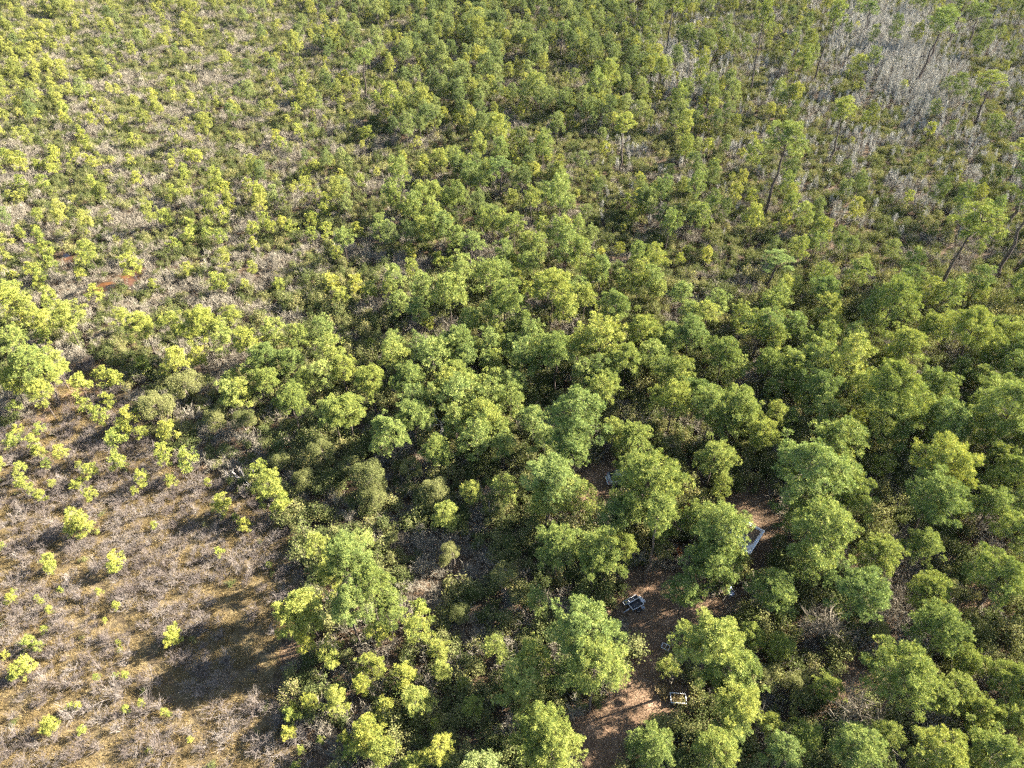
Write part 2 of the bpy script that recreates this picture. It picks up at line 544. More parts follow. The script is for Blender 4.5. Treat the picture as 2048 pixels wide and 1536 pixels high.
def joined(p, name, bark, leaf):
    nv = len(p.wood[0])
    v = np.concatenate([p.wood[0], p.fol[0]])
    ti = np.concatenate([np.full(nv, 0.5), p.fol[2]])
    if p.quad:
        q = np.concatenate([p.wood[1], p.fol[1] + nv])
        qm = np.concatenate([np.zeros(len(p.wood[1])), np.ones(len(p.fol[1]))]).astype(np.int32)
        return make_mesh(name, v, quads=q, mats=[bark, leaf], tint=ti, quad_mat=qm)
    return make_mesh(name, v, tris=p.fol[1] + nv, quads=p.wood[1], mats=[bark, leaf], tint=ti, tri_mat=1, quad_mat=0)

BIG, TALL, YOUNG, SAP, BROAD = [], [], [], [], []
for s in range(7):
    W, H, ch = 7.0, 12.8 + (s % 3) * 0.6, 6.2 + (s % 2) * 0.8
    w, f = pine(100 + s, W, H, ch, 32, 3300, 13, 0.25, 0.026, 0.19, clump=0.145, puff=34)
    BIG.append(proto_tree("pine_%d" % s, w, f, M['bark'], M['needle'], W, H, H - ch * 0.5))
for s in range(5):
    W, H, ch = 5.0, 17.5 + s * 0.4, 5.6
    w, f = pine(200 + s, W, H, ch, 20, 1200, 12, 0.27, 0.027, 0.27, lean=0.025, low=-0.5, clump=0.16, puff=24)
    TALL.append(proto_tree("tall_pine_%d" % s, w, f, M['bark'], M['needle'], W, H, H - ch * 0.5))
for s in range(8):
    W, H, ch = 3.4, 7.0 + (s % 3) * 0.5, 4.0 + (s % 2) * 0.5
    w, f = pine(300 + s, W, H, ch, 18, 900, 12, 0.22, 0.025, 0.085, low=-0.5, clump=0.18, flat=1.05, puff=20)
    YOUNG.append(proto_tree("young_pine_%d" % s, w, f, M['bark'], M['needle'], W, H, H - ch * 0.5))
for s in range(6):
    W, H, ch = 1.6, 2.7 + (s % 3) * 0.3, 2.0
    w, f = pine(400 + s, W, H, ch, 11, 240, 12, 0.20, 0.024, 0.04, low=-0.6, clump=0.17, flat=1.1, puff=10)
    SAP.append(proto_tree("pine_sapling_%d" % s, w, f, M['bark'], M['needle'], W, H, H - ch * 0.5))
for s in range(5):
    W, H = 5.0, 6.0 + (s % 2) * 0.8
    w, f = broad_tree(500 + s, W, H, 11000, 0.060)
    BROAD.append(proto_tree("broadleaf_%d" % s, w, f, M['stems'], M['broadleaf'], W, H, H * 0.62, True))

def shrub_mesh(name, seed, W, H, n, size):
    w, f = leafy_shrub(seed, W, H, n, size)
    nv = len(w[0])
    q = np.concatenate([w[1], f[1] + nv])
    qm = np.concatenate([np.zeros(len(w[1])), np.ones(len(f[1]))]).astype(np.int32)
    return make_mesh(name, np.concatenate([w[0], f[0]]), quads=q, mats=[M['stems'], M['shrub']], tint=np.concatenate([np.full(nv, 0.5), f[2]]), quad_mat=qm)

def bare_mesh(name, seed, W, H, stems, twigs, wid, upright=0.0, m_='bare'):
    v, q = bare_plant(seed, W, H, stems, twigs, wid, upright)
    return make_mesh(name, v, quads=q, mats=[M[m_]])

LEAFY = [shrub_mesh("evergreen_shrub_%d" % s, 600 + s, 1.8, 1.15 + 0.25 * (s % 3), 1000, 0.052) for s in range(6)]
BARE = [bare_mesh("bare_shrub_%d" % s, 700 + s, 1.7, 1.05 + 0.15 * (s % 3), 12, 130, 0.034) for s in range(6)]
HTWIG = [bare_mesh("heath_shrub_%d" % s, 720 + s, 1.25 + 0.25 * (s % 4), 0.75 + 0.16 * (s % 3), 14, 150, 0.024, 0.0, 'heathtwig') for s in range(6)]
THICKET = [bare_mesh("bare_stems_%d" % s, 800 + s, 1.5, 3.2, 11, 110, 0.05, 1.0, 'greystem') for s in range(4)]
GRASS = []
for s in range(5):
    v, t, ti = grass_tuft(900 + s, 46, 0.42, 0.013, 0.20)
    GRASS.append(make_mesh("grass_tuft_%d" % s, v, tris=t, mats=[M['grass']], tint=ti))
STRAW = []
for s in range(4):
    rng = np.random.default_rng(950 + s)
    n = 60
    b = np.concatenate([rng.normal(size=(n, 2)) * 0.3, rng.uniform(0.01, 0.05, (n, 1))], 1)
    a = rng.uniform(0, 6.28, n)
    d = np.stack([np.cos(a), np.sin(a), rng.normal(size=n) * 0.15], 1)
    sd = unit(np.cross(d, np.array([0, 0, 1.0]))) * 0.016
    L = rng.uniform(0.10, 0.24, (n, 1))
    v = np.stack([b - sd, b + sd, b + d * L], 1).reshape(-1, 3)
    v[:, 2] = np.maximum(v[:, 2], 0.006)
    STRAW.append(make_mesh("straw_%d" % s, v, tris=np.arange(n * 3).reshape(-1, 3), mats=[M['straw']], tint=np.repeat(rng.random(n), 3)))

# ------------------------------------------------------------------ object helpers
def obj(name, me, parent=None, loc=None, rot=None, scale=None):
    o = bpy.data.objects.new(name, me)
    COL.objects.link(o)
    if parent is not None:
        o.parent = parent
    if loc is not None:
        o.location = loc
    if rot is not None:
        o.rotation_euler = rot
    if scale is not None:
        o.scale = scale
    return o

def tag(o, label=None, cat=None, group=None, kind=None):
    if label: o["label"] = label
    if cat: o["category"] = cat
    if group: o["group"] = group
    if kind: o["kind"] = kind
    return o

class Boxes:
    """boxes and bars gathered into one bmesh-like mesh"""
    def __init__(self):
        self.v, self.q, self.n = [], [], 0
    def add(self, c, s, R=None):
        c, s = np.asarray(c, float), np.asarray(s, float) / 2
        k = np.array([[-1, -1, -1], [1, -1, -1], [1, 1, -1], [-1, 1, -1], [-1, -1, 1], [1, -1, 1], [1, 1, 1], [-1, 1, 1]]) * s
        if R is not None:
            k = k @ np.asarray(R).T
        self.v.append(k + c)
        self.q.append(np.array([[0, 3, 2, 1], [4, 5, 6, 7], [0, 1, 5, 4], [1, 2, 6, 5], [2, 3, 7, 6], [3, 0, 4, 7]]) + self.n)
        self.n += 8
        return self
    def bar(self, a, b, w, h=None):
        a, b = np.asarray(a, float), np.asarray(b, float)
        d = b - a
        L = np.linalg.norm(d)
        x = d / L
        up = np.array([0, 0, 1.0]) if abs(x[2]) < 0.9 else np.array([0, 1.0, 0])
        y = unit(np.cross(up, x)); z = np.cross(x, y)
        return self.add((a + b) / 2, (L, w, h or w), np.stack([x, y, z], 1))
    def mesh(self, name, m_):
        return make_mesh(name, np.concatenate(self.v), quads=np.concatenate(self.q), mats=[m_])

def wheel_mesh(name, r, w, m_):
    k = 14
    th = np.arange(k) / k * 2 * math.pi
    prof = [(-w / 2, r * 0.55), (-w / 2, r * 0.92), (-w / 4, r), (w / 4, r), (w / 2, r * 0.92), (w / 2, r * 0.55)]
    v = np.array([[x, rr * math.cos(t), rr * math.sin(t)] for x, rr in prof for t in th])
    q = [[i * k + j, i * k + (j + 1) % k, (i + 1) * k + (j + 1) % k, (i + 1) * k + j] for i in range(len(prof) - 1) for j in range(k)]
    return make_mesh(name, v, quads=q, mats=[m_], smooth=True)

def disc_mesh(name, r, w, m_):
    k = 14
    th = np.arange(k) / k * 2 * math.pi
    v = [[-w / 2, 0, 0], [w / 2, 0, 0]] + [[-w / 2, r * math.cos(t), r * math.sin(t)] for t in th] + [[w / 2, r * math.cos(t), r * math.sin(t)] for t in th]
    t_, q = [], []
    for j in range(k):
        j2 = (j + 1) % k
        t_ += [[0, 2 + j2, 2 + j], [1, 2 + k + j, 2 + k + j2]]
        q.append([2 + j, 2 + j2, 2 + k + j2, 2 + k + j])
    return make_mesh(name, v, tris=t_, quads=q, mats=[m_])

def sheet(name, pix, z, m_, jag=0.25, seed=1, step=0.5):
    """a ground sheet from a picture outline, its edge made ragged"""
    rng = np.random.default_rng(seed)
    P = [at(x, y, z)[:2] for x, y in pix]
    out = []
    for a, b in zip(P, P[1:] + P[:1]):
        k = max(1, int(np.linalg.norm(b - a) / step))
        for i in range(k):
            out.append(a + (b - a) * i / k + rng.normal(size=2) * jag)
    import bmesh
    bm = bmesh.new()
    vs = [bm.verts.new((p[0], p[1], z)) for p in out]
    f = bm.faces.new(vs)
    bm.normal_update()
    if f.normal.z < 0:
        f.normal_flip()
    bmesh.ops.triangulate(bm, faces=[f])
    me = bpy.data.meshes.new(name)
    bm.to_mesh(me)
    bm.free()
    me.materials.append(m_)
    return obj(name, me)

# ------------------------------------------------------------------ the setting
HEATH = [(-900, 930), (-60, 880), (45, 850), (90, 800), (122, 745), (200, 722), (238, 742), (262, 800), (300, 880), (420, 950), (520, 1000), (590, 1080), (620, 1200), (560, 1290), (560, 1400), (640, 1536), (680, 1800), (-900, 1800)]
DIRT = [(1238, 1150), (1262, 1142), (1330, 1138), (1420, 1165), (1485, 1178), (1490, 1215), (1440, 1240), (1350, 1258), (1322, 1300), (1318, 1360), (1370, 1368), (1390, 1400), (1345, 1425), (1300, 1450), (1262, 1500), (1240, 1580), (1150, 1580), (1125, 1500), (1130, 1440), (1210, 1410), (1255, 1350), (1278, 1280), (1275, 1245), (1236, 1215), (1240, 1180)]
DIRT2 = [(1140, 985), (1160, 945), (1195, 930), (1240, 935), (1250, 985), (1220, 1015), (1170, 1030), (1145, 1015)]
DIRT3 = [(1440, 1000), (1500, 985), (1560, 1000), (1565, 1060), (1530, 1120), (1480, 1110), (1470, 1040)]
LITTER = [(1640, 1355), (1700, 1330), (1760, 1350), (1770, 1400), (1700, 1420), (1640, 1400)]
TRAIL = [(20, 740), (128, 735), (175, 765), (130, 805), (60, 850), (-40, 880)]
POOLS = [[(186, 578), (205, 566), (232, 562), (240, 574), (222, 590), (196, 590)], [(240, 552), (262, 542), (290, 536), (296, 552), (285, 566), (262, 574), (244, 568)], [(122, 508), (140, 506), (154, 516), (148, 528), (128, 524)]]
RUT1 = [(118, 1112), (150, 1140), (175, 1160), (205, 1172), (222, 1205), (240, 1235), (268, 1262), (300, 1300), (322, 1335), (345, 1365), (375, 1402), (400, 1445), (432, 1490), (450, 1520)]
RUT2 = [(265, 1240), (272, 1275), (300, 1320), (318, 1350), (360, 1395)]
RUT3 = [(0, 1395), (40, 1415), (80, 1440), (120, 1455), (170, 1455), (230, 1480)]

g = make_mesh("ground", [(-5000, -3000, 0), (5000, -3000, 0), (5000, 7000, 0), (-5000, 7000, 0)], quads=[[0, 1, 2, 3]], mats=[M['ground']])
tag(obj("ground", g), "brown forest soil and litter under the pines and scrub", kind="structure")
tag(sheet("heath_ground", HEATH, 0.004, M['heath'], 0.5, 1, 1.0), "straw coloured open heath turf beside the pines", kind="structure")
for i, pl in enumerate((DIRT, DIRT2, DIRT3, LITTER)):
    lab = ("orange brown bare dirt track running through the camp clearing", "small sunlit orange dirt patch beside the parked silver car", "dirt yard with painted in shade around the white edged shed roof", "sunny patch of orange leaf litter between the big pines")[i]
    tag(sheet("dirt_ground", pl, 0.008, M['ground'] if i == 2 else M['dirt'], 0.22, 20 + i, 0.4), lab, kind="structure")  # shed yard takes the darker litter soil as painted shade of the pine
tag(sheet("sandy_path", [(70, 842), (105, 800), (150, 772), (215, 735), (245, 742), (190, 790), (150, 818), (95, 850)], 0.012, M['dirt'], 0.2, 30, 0.5), "pale sandy path curving along the heath edge", kind="structure")
for i, pl in enumerate(POOLS):
    tag(sheet("water", pl, 0.016, M['water'], 0.1, 40 + i, 0.5), "tannin stained shallow pool of orange brown water in the scrub", kind="structure")
def rut(name, path, width, seed, lab):
    zz = 0.008 + 0.004 * seed
    L = [at(x, y, 0.012)[:2] for x, y in path]
    rng = np.random.default_rng(seed)
    v, q = [], []
    pts = []
    for a, b in zip(L[:-1], L[1:]):
        k = max(1, int(np.linalg.norm(b - a) / 0.5))
        pts += [a + (b - a) * i / k for i in range(k)]
    pts.append(L[-1])
    pts = np.array(pts)
    d = unit(np.gradient(pts, axis=0))
    s = np.stack([-d[:, 1], d[:, 0]], 1)
    for i, p_ in enumerate(pts):
        w0, w1 = width * rng.uniform(0.6, 1.2, 2) / 2
        v += [[*(p_ - s[i] * w0), zz], [*(p_ + s[i] * w1), zz]]
        if i:
            q.append([2 * i - 2, 2 * i, 2 * i + 1, 2 * i - 1])
    tag(obj(name, make_mesh(name, v, quads=q, mats=[M['trail']])), lab, kind="structure")
rut("animal_trail", RUT1, 0.7, 1, "narrow dark trail winding down the open heath")
rut("animal_trail", RUT2, 0.4, 2, "short side trail beside the main heath trail")
rut("animal_trail", RUT3, 0.4, 3, "faint trail crossing the lower corner of the heath")

# ------------------------------------------------------------------ hand-read trees: crown centre in the photo (x, y, width)
PINES = """1448,1066,120 1425,1120,110 1462,1110,66 1553,1181,95 1639,1060,140 1724,1188,118 1755,1110,88 1844,1089,72 1854,1175,92 1885,1256,112
1806,1356,140 1880,1390,80 1909,1376,76 1418,1285,140 1470,1350,110 1475,1400,95 1433,1503,98 1567,1503,78 1611,1469,70 1775,1465,70 1724,1510,110
1881,1510,115 1991,1503,115 2025,1359,82 2005,1154,118 1799,772,125 1881,933,125 1615,936,140 1710,998,86 1862,1000,115 2018,826,120 1963,862,78
2035,945,90 1980,809,64 1642,775,80 1594,765,62 1474,813,92 1423,815,84 1392,790,70 1540,730,66 1447,705,76 1379,660,70 1430,912,80 1785,597,88
1806,690,80 1946,660,95 1860,655,62 1655,580,64 1152,830,118 1150,885,90 1100,955,112 1095,1005,80 1292,950,136 1261,874,76 1258,932,60 1347,800,84 779,865,84
827,837,76 871,898,62 964,830,82 995,857,62 919,683,66 1008,604,82 1104,577,86 1114,707,80 1254,717,76 1282,659,74 1340,673,70 1230,615,66
912,745,66 813,762,68 741,765,72 694,827,78 1256,1014,72 1330,1010,66 1404,1035,78 1115,1090,92 1190,1110,108 1250,1095,64 1160,1272,142 1190,1342,135
1085,1455,115 1105,1505,115 690,1120,82 740,1165,88 700,1215,84 775,1225,62 1301,1490,98 403,645,78 287,649,62 489,686,62 533,714,62 581,724,60
526,758,60 684,731,62 581,800,68 670,830,76 51,724,86 85,745,62 24,765,62 1213,765,62 1590,650,60 1700,880,62 1520,870,70 1985,1005,80 2040,1060,90
1930,1320,70 1960,1420,80 2040,1440,80 1660,1380,60 1500,1270,60 1560,1290,56 1370,1180,72 2045,700,70 1470,1450,72"""
YOUNGS = """1543,1451,52 1512,648,56 1553,830,50 1662,650,46 1703,672,50 1922,737,42 2028,730,58 1717,540,50 912,843,56 1022,796,58 1066,840,58 977,731,44 1169,594,50
1056,662,50 988,666,46 940,638,50 841,697,46 786,690,42 837,618,44 800,611,40 741,580,34 776,577,34 847,573,50 906,580,42 926,543,50 995,543,50
1172,745,55 1042,703,46 943,987,42 1008,975,56 1073,1205,48 655,1160,50 635,1096,50 751,1260,42 833,1263,56 878,1297,38 987,1294,46 885,1339,42
813,1352,46 611,1284,42 659,1308,46 735,1325,40 760,1335,36 727,1369,42 830,1403,64 946,1410,44 621,1407,36 676,1403,48 758,1499,60 830,1526,48
881,1502,54 1021,1359,34 1049,1380,36 1334,1332,40 462,632,34 342,652,50 243,635,34 441,673,52 547,669,48 595,673,46 646,662,46 660,703,54
458,792,52 462,758,38 349,717,52 397,717,38 643,751,50 605,765,44 113,731,46 82,786,50 20,676,54 24,591,48 58,621,42 89,638,38
1320,1060,50 1290,1030,40 1820,560,50 1900,590,54 1960,560,50 1740,620,46 1620,690,48 1480,640,50 1440,600,48 1560,600,50 1330,740,52 1300,560,44 1200,540,46 1250,570,44"""
SAPS = """580,1434,32 871,1451,30 690,1475,26 286,729,28 208,752,32 232,757,30 161,768,38 215,803,26 255,837,36 250,855,30 198,833,30 168,813,26 338,861,36 284,864,22 229,881,38
325,905,30 328,918,24 373,919,38 441,1004,34 440,1018,28 561,1004,36 556,1018,28 236,922,32 414,963,15 150,1040,40 170,1055,34 140,1058,26 96,1124,28 100,1134,22 229,1122,30 226,1134,26 345,1268,30 340,1280,26
50,1330,34 32,1345,30 99,1450,30 94,1462,22 97,1219,16 232,1212,17 198,1183,14 19,1198,20 74,1196,12 84,1204,12 89,1258,15 142,1414,16 154,1413,16 250,1417,16 282,1404,14
328,1422,14 338,1428,12 250,1350,16 191,1354,14 239,1301,11 236,1284,11 438,1103,18 308,1050,14 489,1048,26 537,1130,12 591,1532,20 161,1461,18 26,1183,12
55,1284,22 75,1292,20 3,1092,15 470,1034,16 230,1350,12 590,1420,24 575,1465,26 640,1480,18 600,1500,16 10,1310,14 120,1180,11 210,1240,10 380,1480,12 300,1500,12"""
TALLS = """1500,185,1527,30,38 1625,168,1668,28,36 1828,180,1884,42,56 1855,132,1893,28,50 1893,103,1930,0,50 1333,103,1346,5,40 1121,123,1122,55,30 733,200,722,112,42
1240,350,1250,245,48 1002,410,1002,330,46 1527,435,1572,275,76 1855,625,1940,448,92 1995,555,2066,385,90 2018,455,2070,330,80 1526,600,1556,520,62 1722,88,1740,15,34 2010,378,2050,295,62 1935,98,1952,20,44 1660,330,1690,215,50 1950,250,1985,160,54
940,545,942,480,50 1498,730,1530,640,56 1395,700,1412,620,50 1290,1165,1322,1030,70"""
def read(s, n):
    return [tuple(float(v) for v in a.split(",")) for a in s.split()]

def solve(px, py, wpx, pr, k=1.0):
    """where a plant of this kind stands so that its crown sits at the photo's spot and size"""
    s = 1.0
    for _ in range(6):
        p = at(px, py, pr.cz * s * k)
        depth = proj(p)[0, 2]
        s = (wpx / FPX * depth) / (pr.W * 1.06)
    return p, s

rnd = random.Random(7)
THINGS = []        # dicts: kind, px, py, base, scale, proto, colour
def hue(x, y, kind):
    """crown colour of each single tree: young ones yellower, old ones greener"""
    r = rnd.random()
    if kind == 'sapling':
        return (1.04 + 0.22 * r, 1.03 + 0.08 * r, 0.80)
    if kind == 'young':
        k = 0.55 * r + 0.45 * max(0.0, min(1.0, (900 - x) / 800)) + (0.45 if y > 1230 and x < 1000 else 0.0)
        return (0.88 + 0.40 * k, 0.95 + 0.18 * k, 1.02 - 0.25 * k)
    k = 0.7 * r + 0.4 * max(0.0, min(1.0, (800 - x) / 800))
    return (0.80 + 0.40 * k, 0.90 + 0.20 * k, 0.97 - 0.20 * k)

hand = []
for k, txt, pool in (('pine', PINES, BIG), ('young', YOUNGS, YOUNG), ('sapling', SAPS, SAP)):
    for i, (x, y, w) in enumerate(read(txt, 3)):
        pr = pool[rnd.randrange(len(pool))]
        tall = 1.45 if (600 < x < 790 and 1080 < y < 1300) else 1.0        # the drawn-up trees of the heath edge
        p, s = solve(x, y, w, pr, tall)
        THINGS.append(dict(kind=k, px=x, py=y, w=w, base=(p[0], p[1], 0), s=s, sz=s * tall * rnd.uniform(0.95, 1.05), pr=pr, col=hue(x, y, k)))
        hand.append((x, y, w))
for i, (bx, by, cx, cy, w) in enumerate(read(TALLS, 5)):
    pr = TALL[i % 5]
    b = at(bx, by)
    # height that puts the crown centre at the photo's row
    lo, hi = 4.0, 26.0
    for _ in range(40):
        mid = (lo + hi) / 2
        if proj((b[0], b[1], mid))[0, 1] > cy:
            lo = mid
        else:
            hi = mid
    h = mid
    depth = proj((b[0], b[1], h))[0, 2]
    sw = w / FPX * depth / (pr.W * 1.06)
    sz = h / pr.cz
    ex = proj((b[0], b[1], h))[0, 0]
    lean = (cx - ex) / FPX * depth / h
    THINGS.append(dict(kind='tall', px=cx, py=cy, w=w, base=(b[0], b[1], 0), s=sw, sz=sz, lean=max(-0.15, min(0.15, lean)), pr=pr, col=hue(cx, cy, 'pine')))
    hand.append((cx, cy, w))
BROADS = "366,765,82 738,955,96 745,990,70 871,985,86 308,803,88 486,837,60 1594,1369,72 1533,1352,66 640,905,70 700,930,60 1240,900,50 820,940,60 1340,890,56 430,840,60 985,1010,60 1010,1150,70 900,1110,60 1580,1120,56 1670,1150,60 1900,1180,60 1950,1250,66 1760,1260,60 1600,850,60 1500,900,56 1690,900,60 1740,930,56 1330,1100,56 610,960,60 560,920,56 1060,1290,60 920,1230,56"
for (x, y, w) in read(BROADS, 3):
    pr = BROAD[rnd.randrange(5)]
    p, s = solve(x, y, w, pr)
    THINGS.append(dict(kind='broad', px=x, py=y, w=w, base=(p[0], p[1], 0), s=s, pr=pr, col=(1, 1, 1)))
    hand.append((x, y, w))
hand = np.array(hand)

# ------------------------------------------------------------------ density tables over the photo (rows y, columns x)
GX = np.array([0, 300, 600, 900, 1200, 1500, 1800, 2048.0])
GY = np.array([-150, 0, 150, 300, 450, 600, 750, 900, 1100, 1300, 1500.0])
T_YOUNG = np.array([[1.2, .8, 1.2, 5, 5, 1.6, .5, 1.2], [1.2, .7, 1, 5, 5.2, 1.4, .4, 1.2], [.8, .3, .6, 4.4, 5, 1.2, .3, .6], [.3, .3, .7, 3, 2.6, .9, .5, .6], [.4, .2, .6, 3, 2.8, 1.5, 1, 1],
                    [.7, 0, .5, 3.4, 3.6, 3.4, 3, 3], [1, .3, 3, 4.5, 5, 4.5, 4.5, 4.5], [0, 0, 1.2, 2, 2, 2.4, 2.6, 2.8], [0, 0, .8, .8, .6, .9, 1.1, 1.2], [0, 0, 1.3, 1.3, .3, .8, .9, 1], [0, 0, 1.3, 1.3, 0, .8, .9, 1]])
T_SAP = np.array([[5, 3, 2, 2, 1, 1, .5, 1], [6, 3, 3, 2, 2, 1, .5, 1], [7, 2.5, 2.5, 3, 2, 1, .5, 1], [7, 2.5, 4, 3, 2, 1.5, 1, 1], [8, 4, 4, 3, 2, 1.5, 1, 1],
                  [4, 1.5, 1.5, 2, 1, 1, .5, .5], [2, 1, 1, 1, .5, .5, .5, .5], [9, 1.5, .5, .5, .3, .3, .3, .3], [.3, 0, .5, .3, .2, .2, .2, .2], [0, 0, 2, 1, .2, .2, .2, .2], [0, 0, 2, 1.5, .2, .2, .2, .2]])
T_BARE = np.array([[3, 4, 4, 3, 3, 4, 6, 4], [3, 4, 4, 3, 3, 4, 6, 4], [4, 6, 5, 3, 3, 5, 8, 6], [5, 6, 5, 4, 4, 4.5, 5, 6], [6, 6, 4.5, 4, 3.5, 3.5, 4, 4],
                   [7.5, 8, 6, 4.5, 3.5, 3.5, 2.5, 2], [4, 4, 3, 3, 3, 3, 2, 2], [7, 6, 3, 2, 2.5, 3, 3, 2], [9, 9, 5, 8, 4, 5.5, 5.5, 5.5], [9, 9, 4, 6, 3, 6, 6, 6], [9, 9, 5, 4, 3, 5.5, 5.5, 5.5]])
def table(T, x, y):
    x = np.clip(x, GX[0], GX[-1] - 1e-3); y = np.clip(y, GY[0], GY[-1] - 1e-3)
    i = np.searchsorted(GX, x, 'right') - 1
    j = np.searchsorted(GY, y, 'right') - 1
    fx = (x - GX[i]) / (GX[i + 1] - GX[i]); fy = (y - GY[j]) / (GY[j + 1] - GY[j])
    return (T[j, i] * (1 - fx) + T[j, i + 1] * fx) * (1 - fy) + (T[j + 1, i] * (1 - fx) + T[j + 1, i + 1] * fx) * fy

def grid(cell, seed, ymax, margin=0.12, jit=0.95):
    rng = np.random.default_rng(seed)
    ys = np.arange(14, ymax, cell)
    xs = np.arange(-ymax * 0.95, ymax * 0.95, cell)
    X, Y = np.meshgrid(xs, ys)
    X = X.ravel() + rng.uniform(-.5, .5, X.size) * cell * jit
    Y = Y.ravel() + rng.uniform(-.5, .5, Y.size) * cell * jit
    uv = proj(np.stack([X, Y, np.zeros_like(X)], 1))
    k = (uv[:, 0] > -PW * margin) & (uv[:, 0] < PW * (1 + margin)) & (uv[:, 1] < PH * (1 + margin)) & (uv[:, 1] > -260)
    return X[k], Y[k], uv[k], rng

def lump(x, y, s, seed):
    """soft clumping field in 0..1"""
    r = np.random.default_rng(seed)
    f = np.zeros_like(x)
    for o in range(4):
        a = r.uniform(0, 6.28); k = (2.0 ** (o * 0.6)) / s
        f += np.sin((x * math.cos(a) + y * math.sin(a)) * k + r.uniform(0, 6.28)) * np.sin((-x * math.sin(a) + y * math.cos(a)) * k * 0.9 + r.uniform(0, 6.28))
    return np.clip(f * 0.28 + 0.5, 0, 1)

TRUNKS = [((a[0], a[1]), (a[2], a[3])) for a in read(TALLS, 5)]
def near_hand(u, v, k):
    bad = np.zeros(len(u), bool)
    for a_, b_ in TRUNKS:
        bad |= line_dist([(a_[0] - (b_[0] - a_[0]) * 0.25, a_[1] - (b_[1] - a_[1]) * 0.25), b_], u, v) < 15
    for hx, hy, hw in hand:
        bad |= ((u - hx) ** 2 + ((v - hy) * 1.1) ** 2) < (hw * k) ** 2
    return bad

def in_dirt(u, v):
    b = inside(DIRT, u, v) | inside(DIRT2, u, v) | inside(DIRT3, u, v)
    for pl in POOLS:
        b |= inside(pl, u, v)
    return b

KEEP_OPEN = [(1225, 1130), (1340, 1130), (1345, 1250), (1400, 1370), (1350, 1430), (1270, 1460), (1260, 1580), (1130, 1580), (1130, 1440), (1260, 1340)]
auto = {'young': [], 'sapling': []}
for kind, T, cell, hz, pool, seed in (('young', T_YOUNG, 2.7, 4.9, YOUNG, 11), ('sapling', T_SAP * 0.36, 2.0, 1.8, SAP, 12)):
    X, Y, uv, rng = grid(cell, seed, 330)
    cuv = proj(np.stack([X, Y, np.full_like(X, hz)], 1))
    d = table(T, cuv[:, 0], cuv[:, 1]) / 9.0
    if kind == 'sapling':
        d = np.where(inside([(-250, 870), (60, 872), (170, 860), (330, 950), (210, 1040), (-250, 1050)], cuv[:, 0], cuv[:, 1]), 0.62, d)
    d = d * (0.15 + 2.6 * lump(X, Y, 10.0, seed) ** 2.2)
    keep = rng.random(len(X)) < d
    keep &= ~in_dirt(uv[:, 0], uv[:, 1])
    he = inside(HEATH, uv[:, 0], uv[:, 1])
    if kind == 'young':
        keep &= ~he & ~inside(HEATH, cuv[:, 0], cuv[:, 1])
        keep &= ~near_hand(cuv[:, 0], cuv[:, 1], 0.36) & ~inside(KEEP_OPEN, cuv[:, 0], cuv[:, 1])
    else:
        keep &= ~(he & (uv[:, 1] > 1010))
        keep &= ~near_hand(cuv[:, 0], cuv[:, 1], 0.45)
    for i in np.nonzero(keep)[0]:
        pr = pool[int(rng.integers(len(pool)))]
        s = float(rng.uniform(0.62, 1.08)) if kind == 'young' else float(rng.uniform(0.7, 1.45))
        if kind == 'young' and rng.random() < 0.12:
            s *= 1.3
        thin = 1.0
        if kind == 'young' and cuv[i, 1] < 560:
            s *= 0.72 if cuv[i, 0] < 700 else 0.84
            thin = 1.18
        if kind == 'sapling' and cuv[i, 1] < 560:
            s *= 0.88
        if kind == 'sapling' and cuv[i, 1] > 700 and cuv[i, 0] < 400:
            s *= 0.6
        if kind == 'sapling':
            thin = 1.0
        w = FPX * pr.W * s / cuv[i, 2]
        vis = 0 < cuv[i, 0] < PW and 0 < cuv[i, 1] < PH
        auto[kind].append(dict(kind=kind, px=cuv[i, 0], py=cuv[i, 1], w=w, base=(X[i], Y[i], 0), s=s, sz=s * thin, pr=pr, vis=vis))
LIMIT = 300
rest = {}
for kind in ('young', 'sapling'):
    have = sum(1 for t in THINGS if t['kind'] == kind)
    a = sorted((t for t in auto[kind] if t['vis']), key=lambda t: -t['w'])
    take = a[:LIMIT - have]
    for t in take:
        t['col'] = hue(t['px'], t['py'], kind)
    THINGS += take
    ids = {id(t) for t in take}
    rest[kind] = [t for t in auto[kind] if id(t) not in ids]

# ------------------------------------------------------------------ scatter of what nobody could count
def stock(name, meshes):
    c = bpy.data.collections.new(name)
    for i, me in enumerate(meshes):
        c.objects.link(bpy.data.objects.new("%s_%02d" % (name, i), me))
    return c

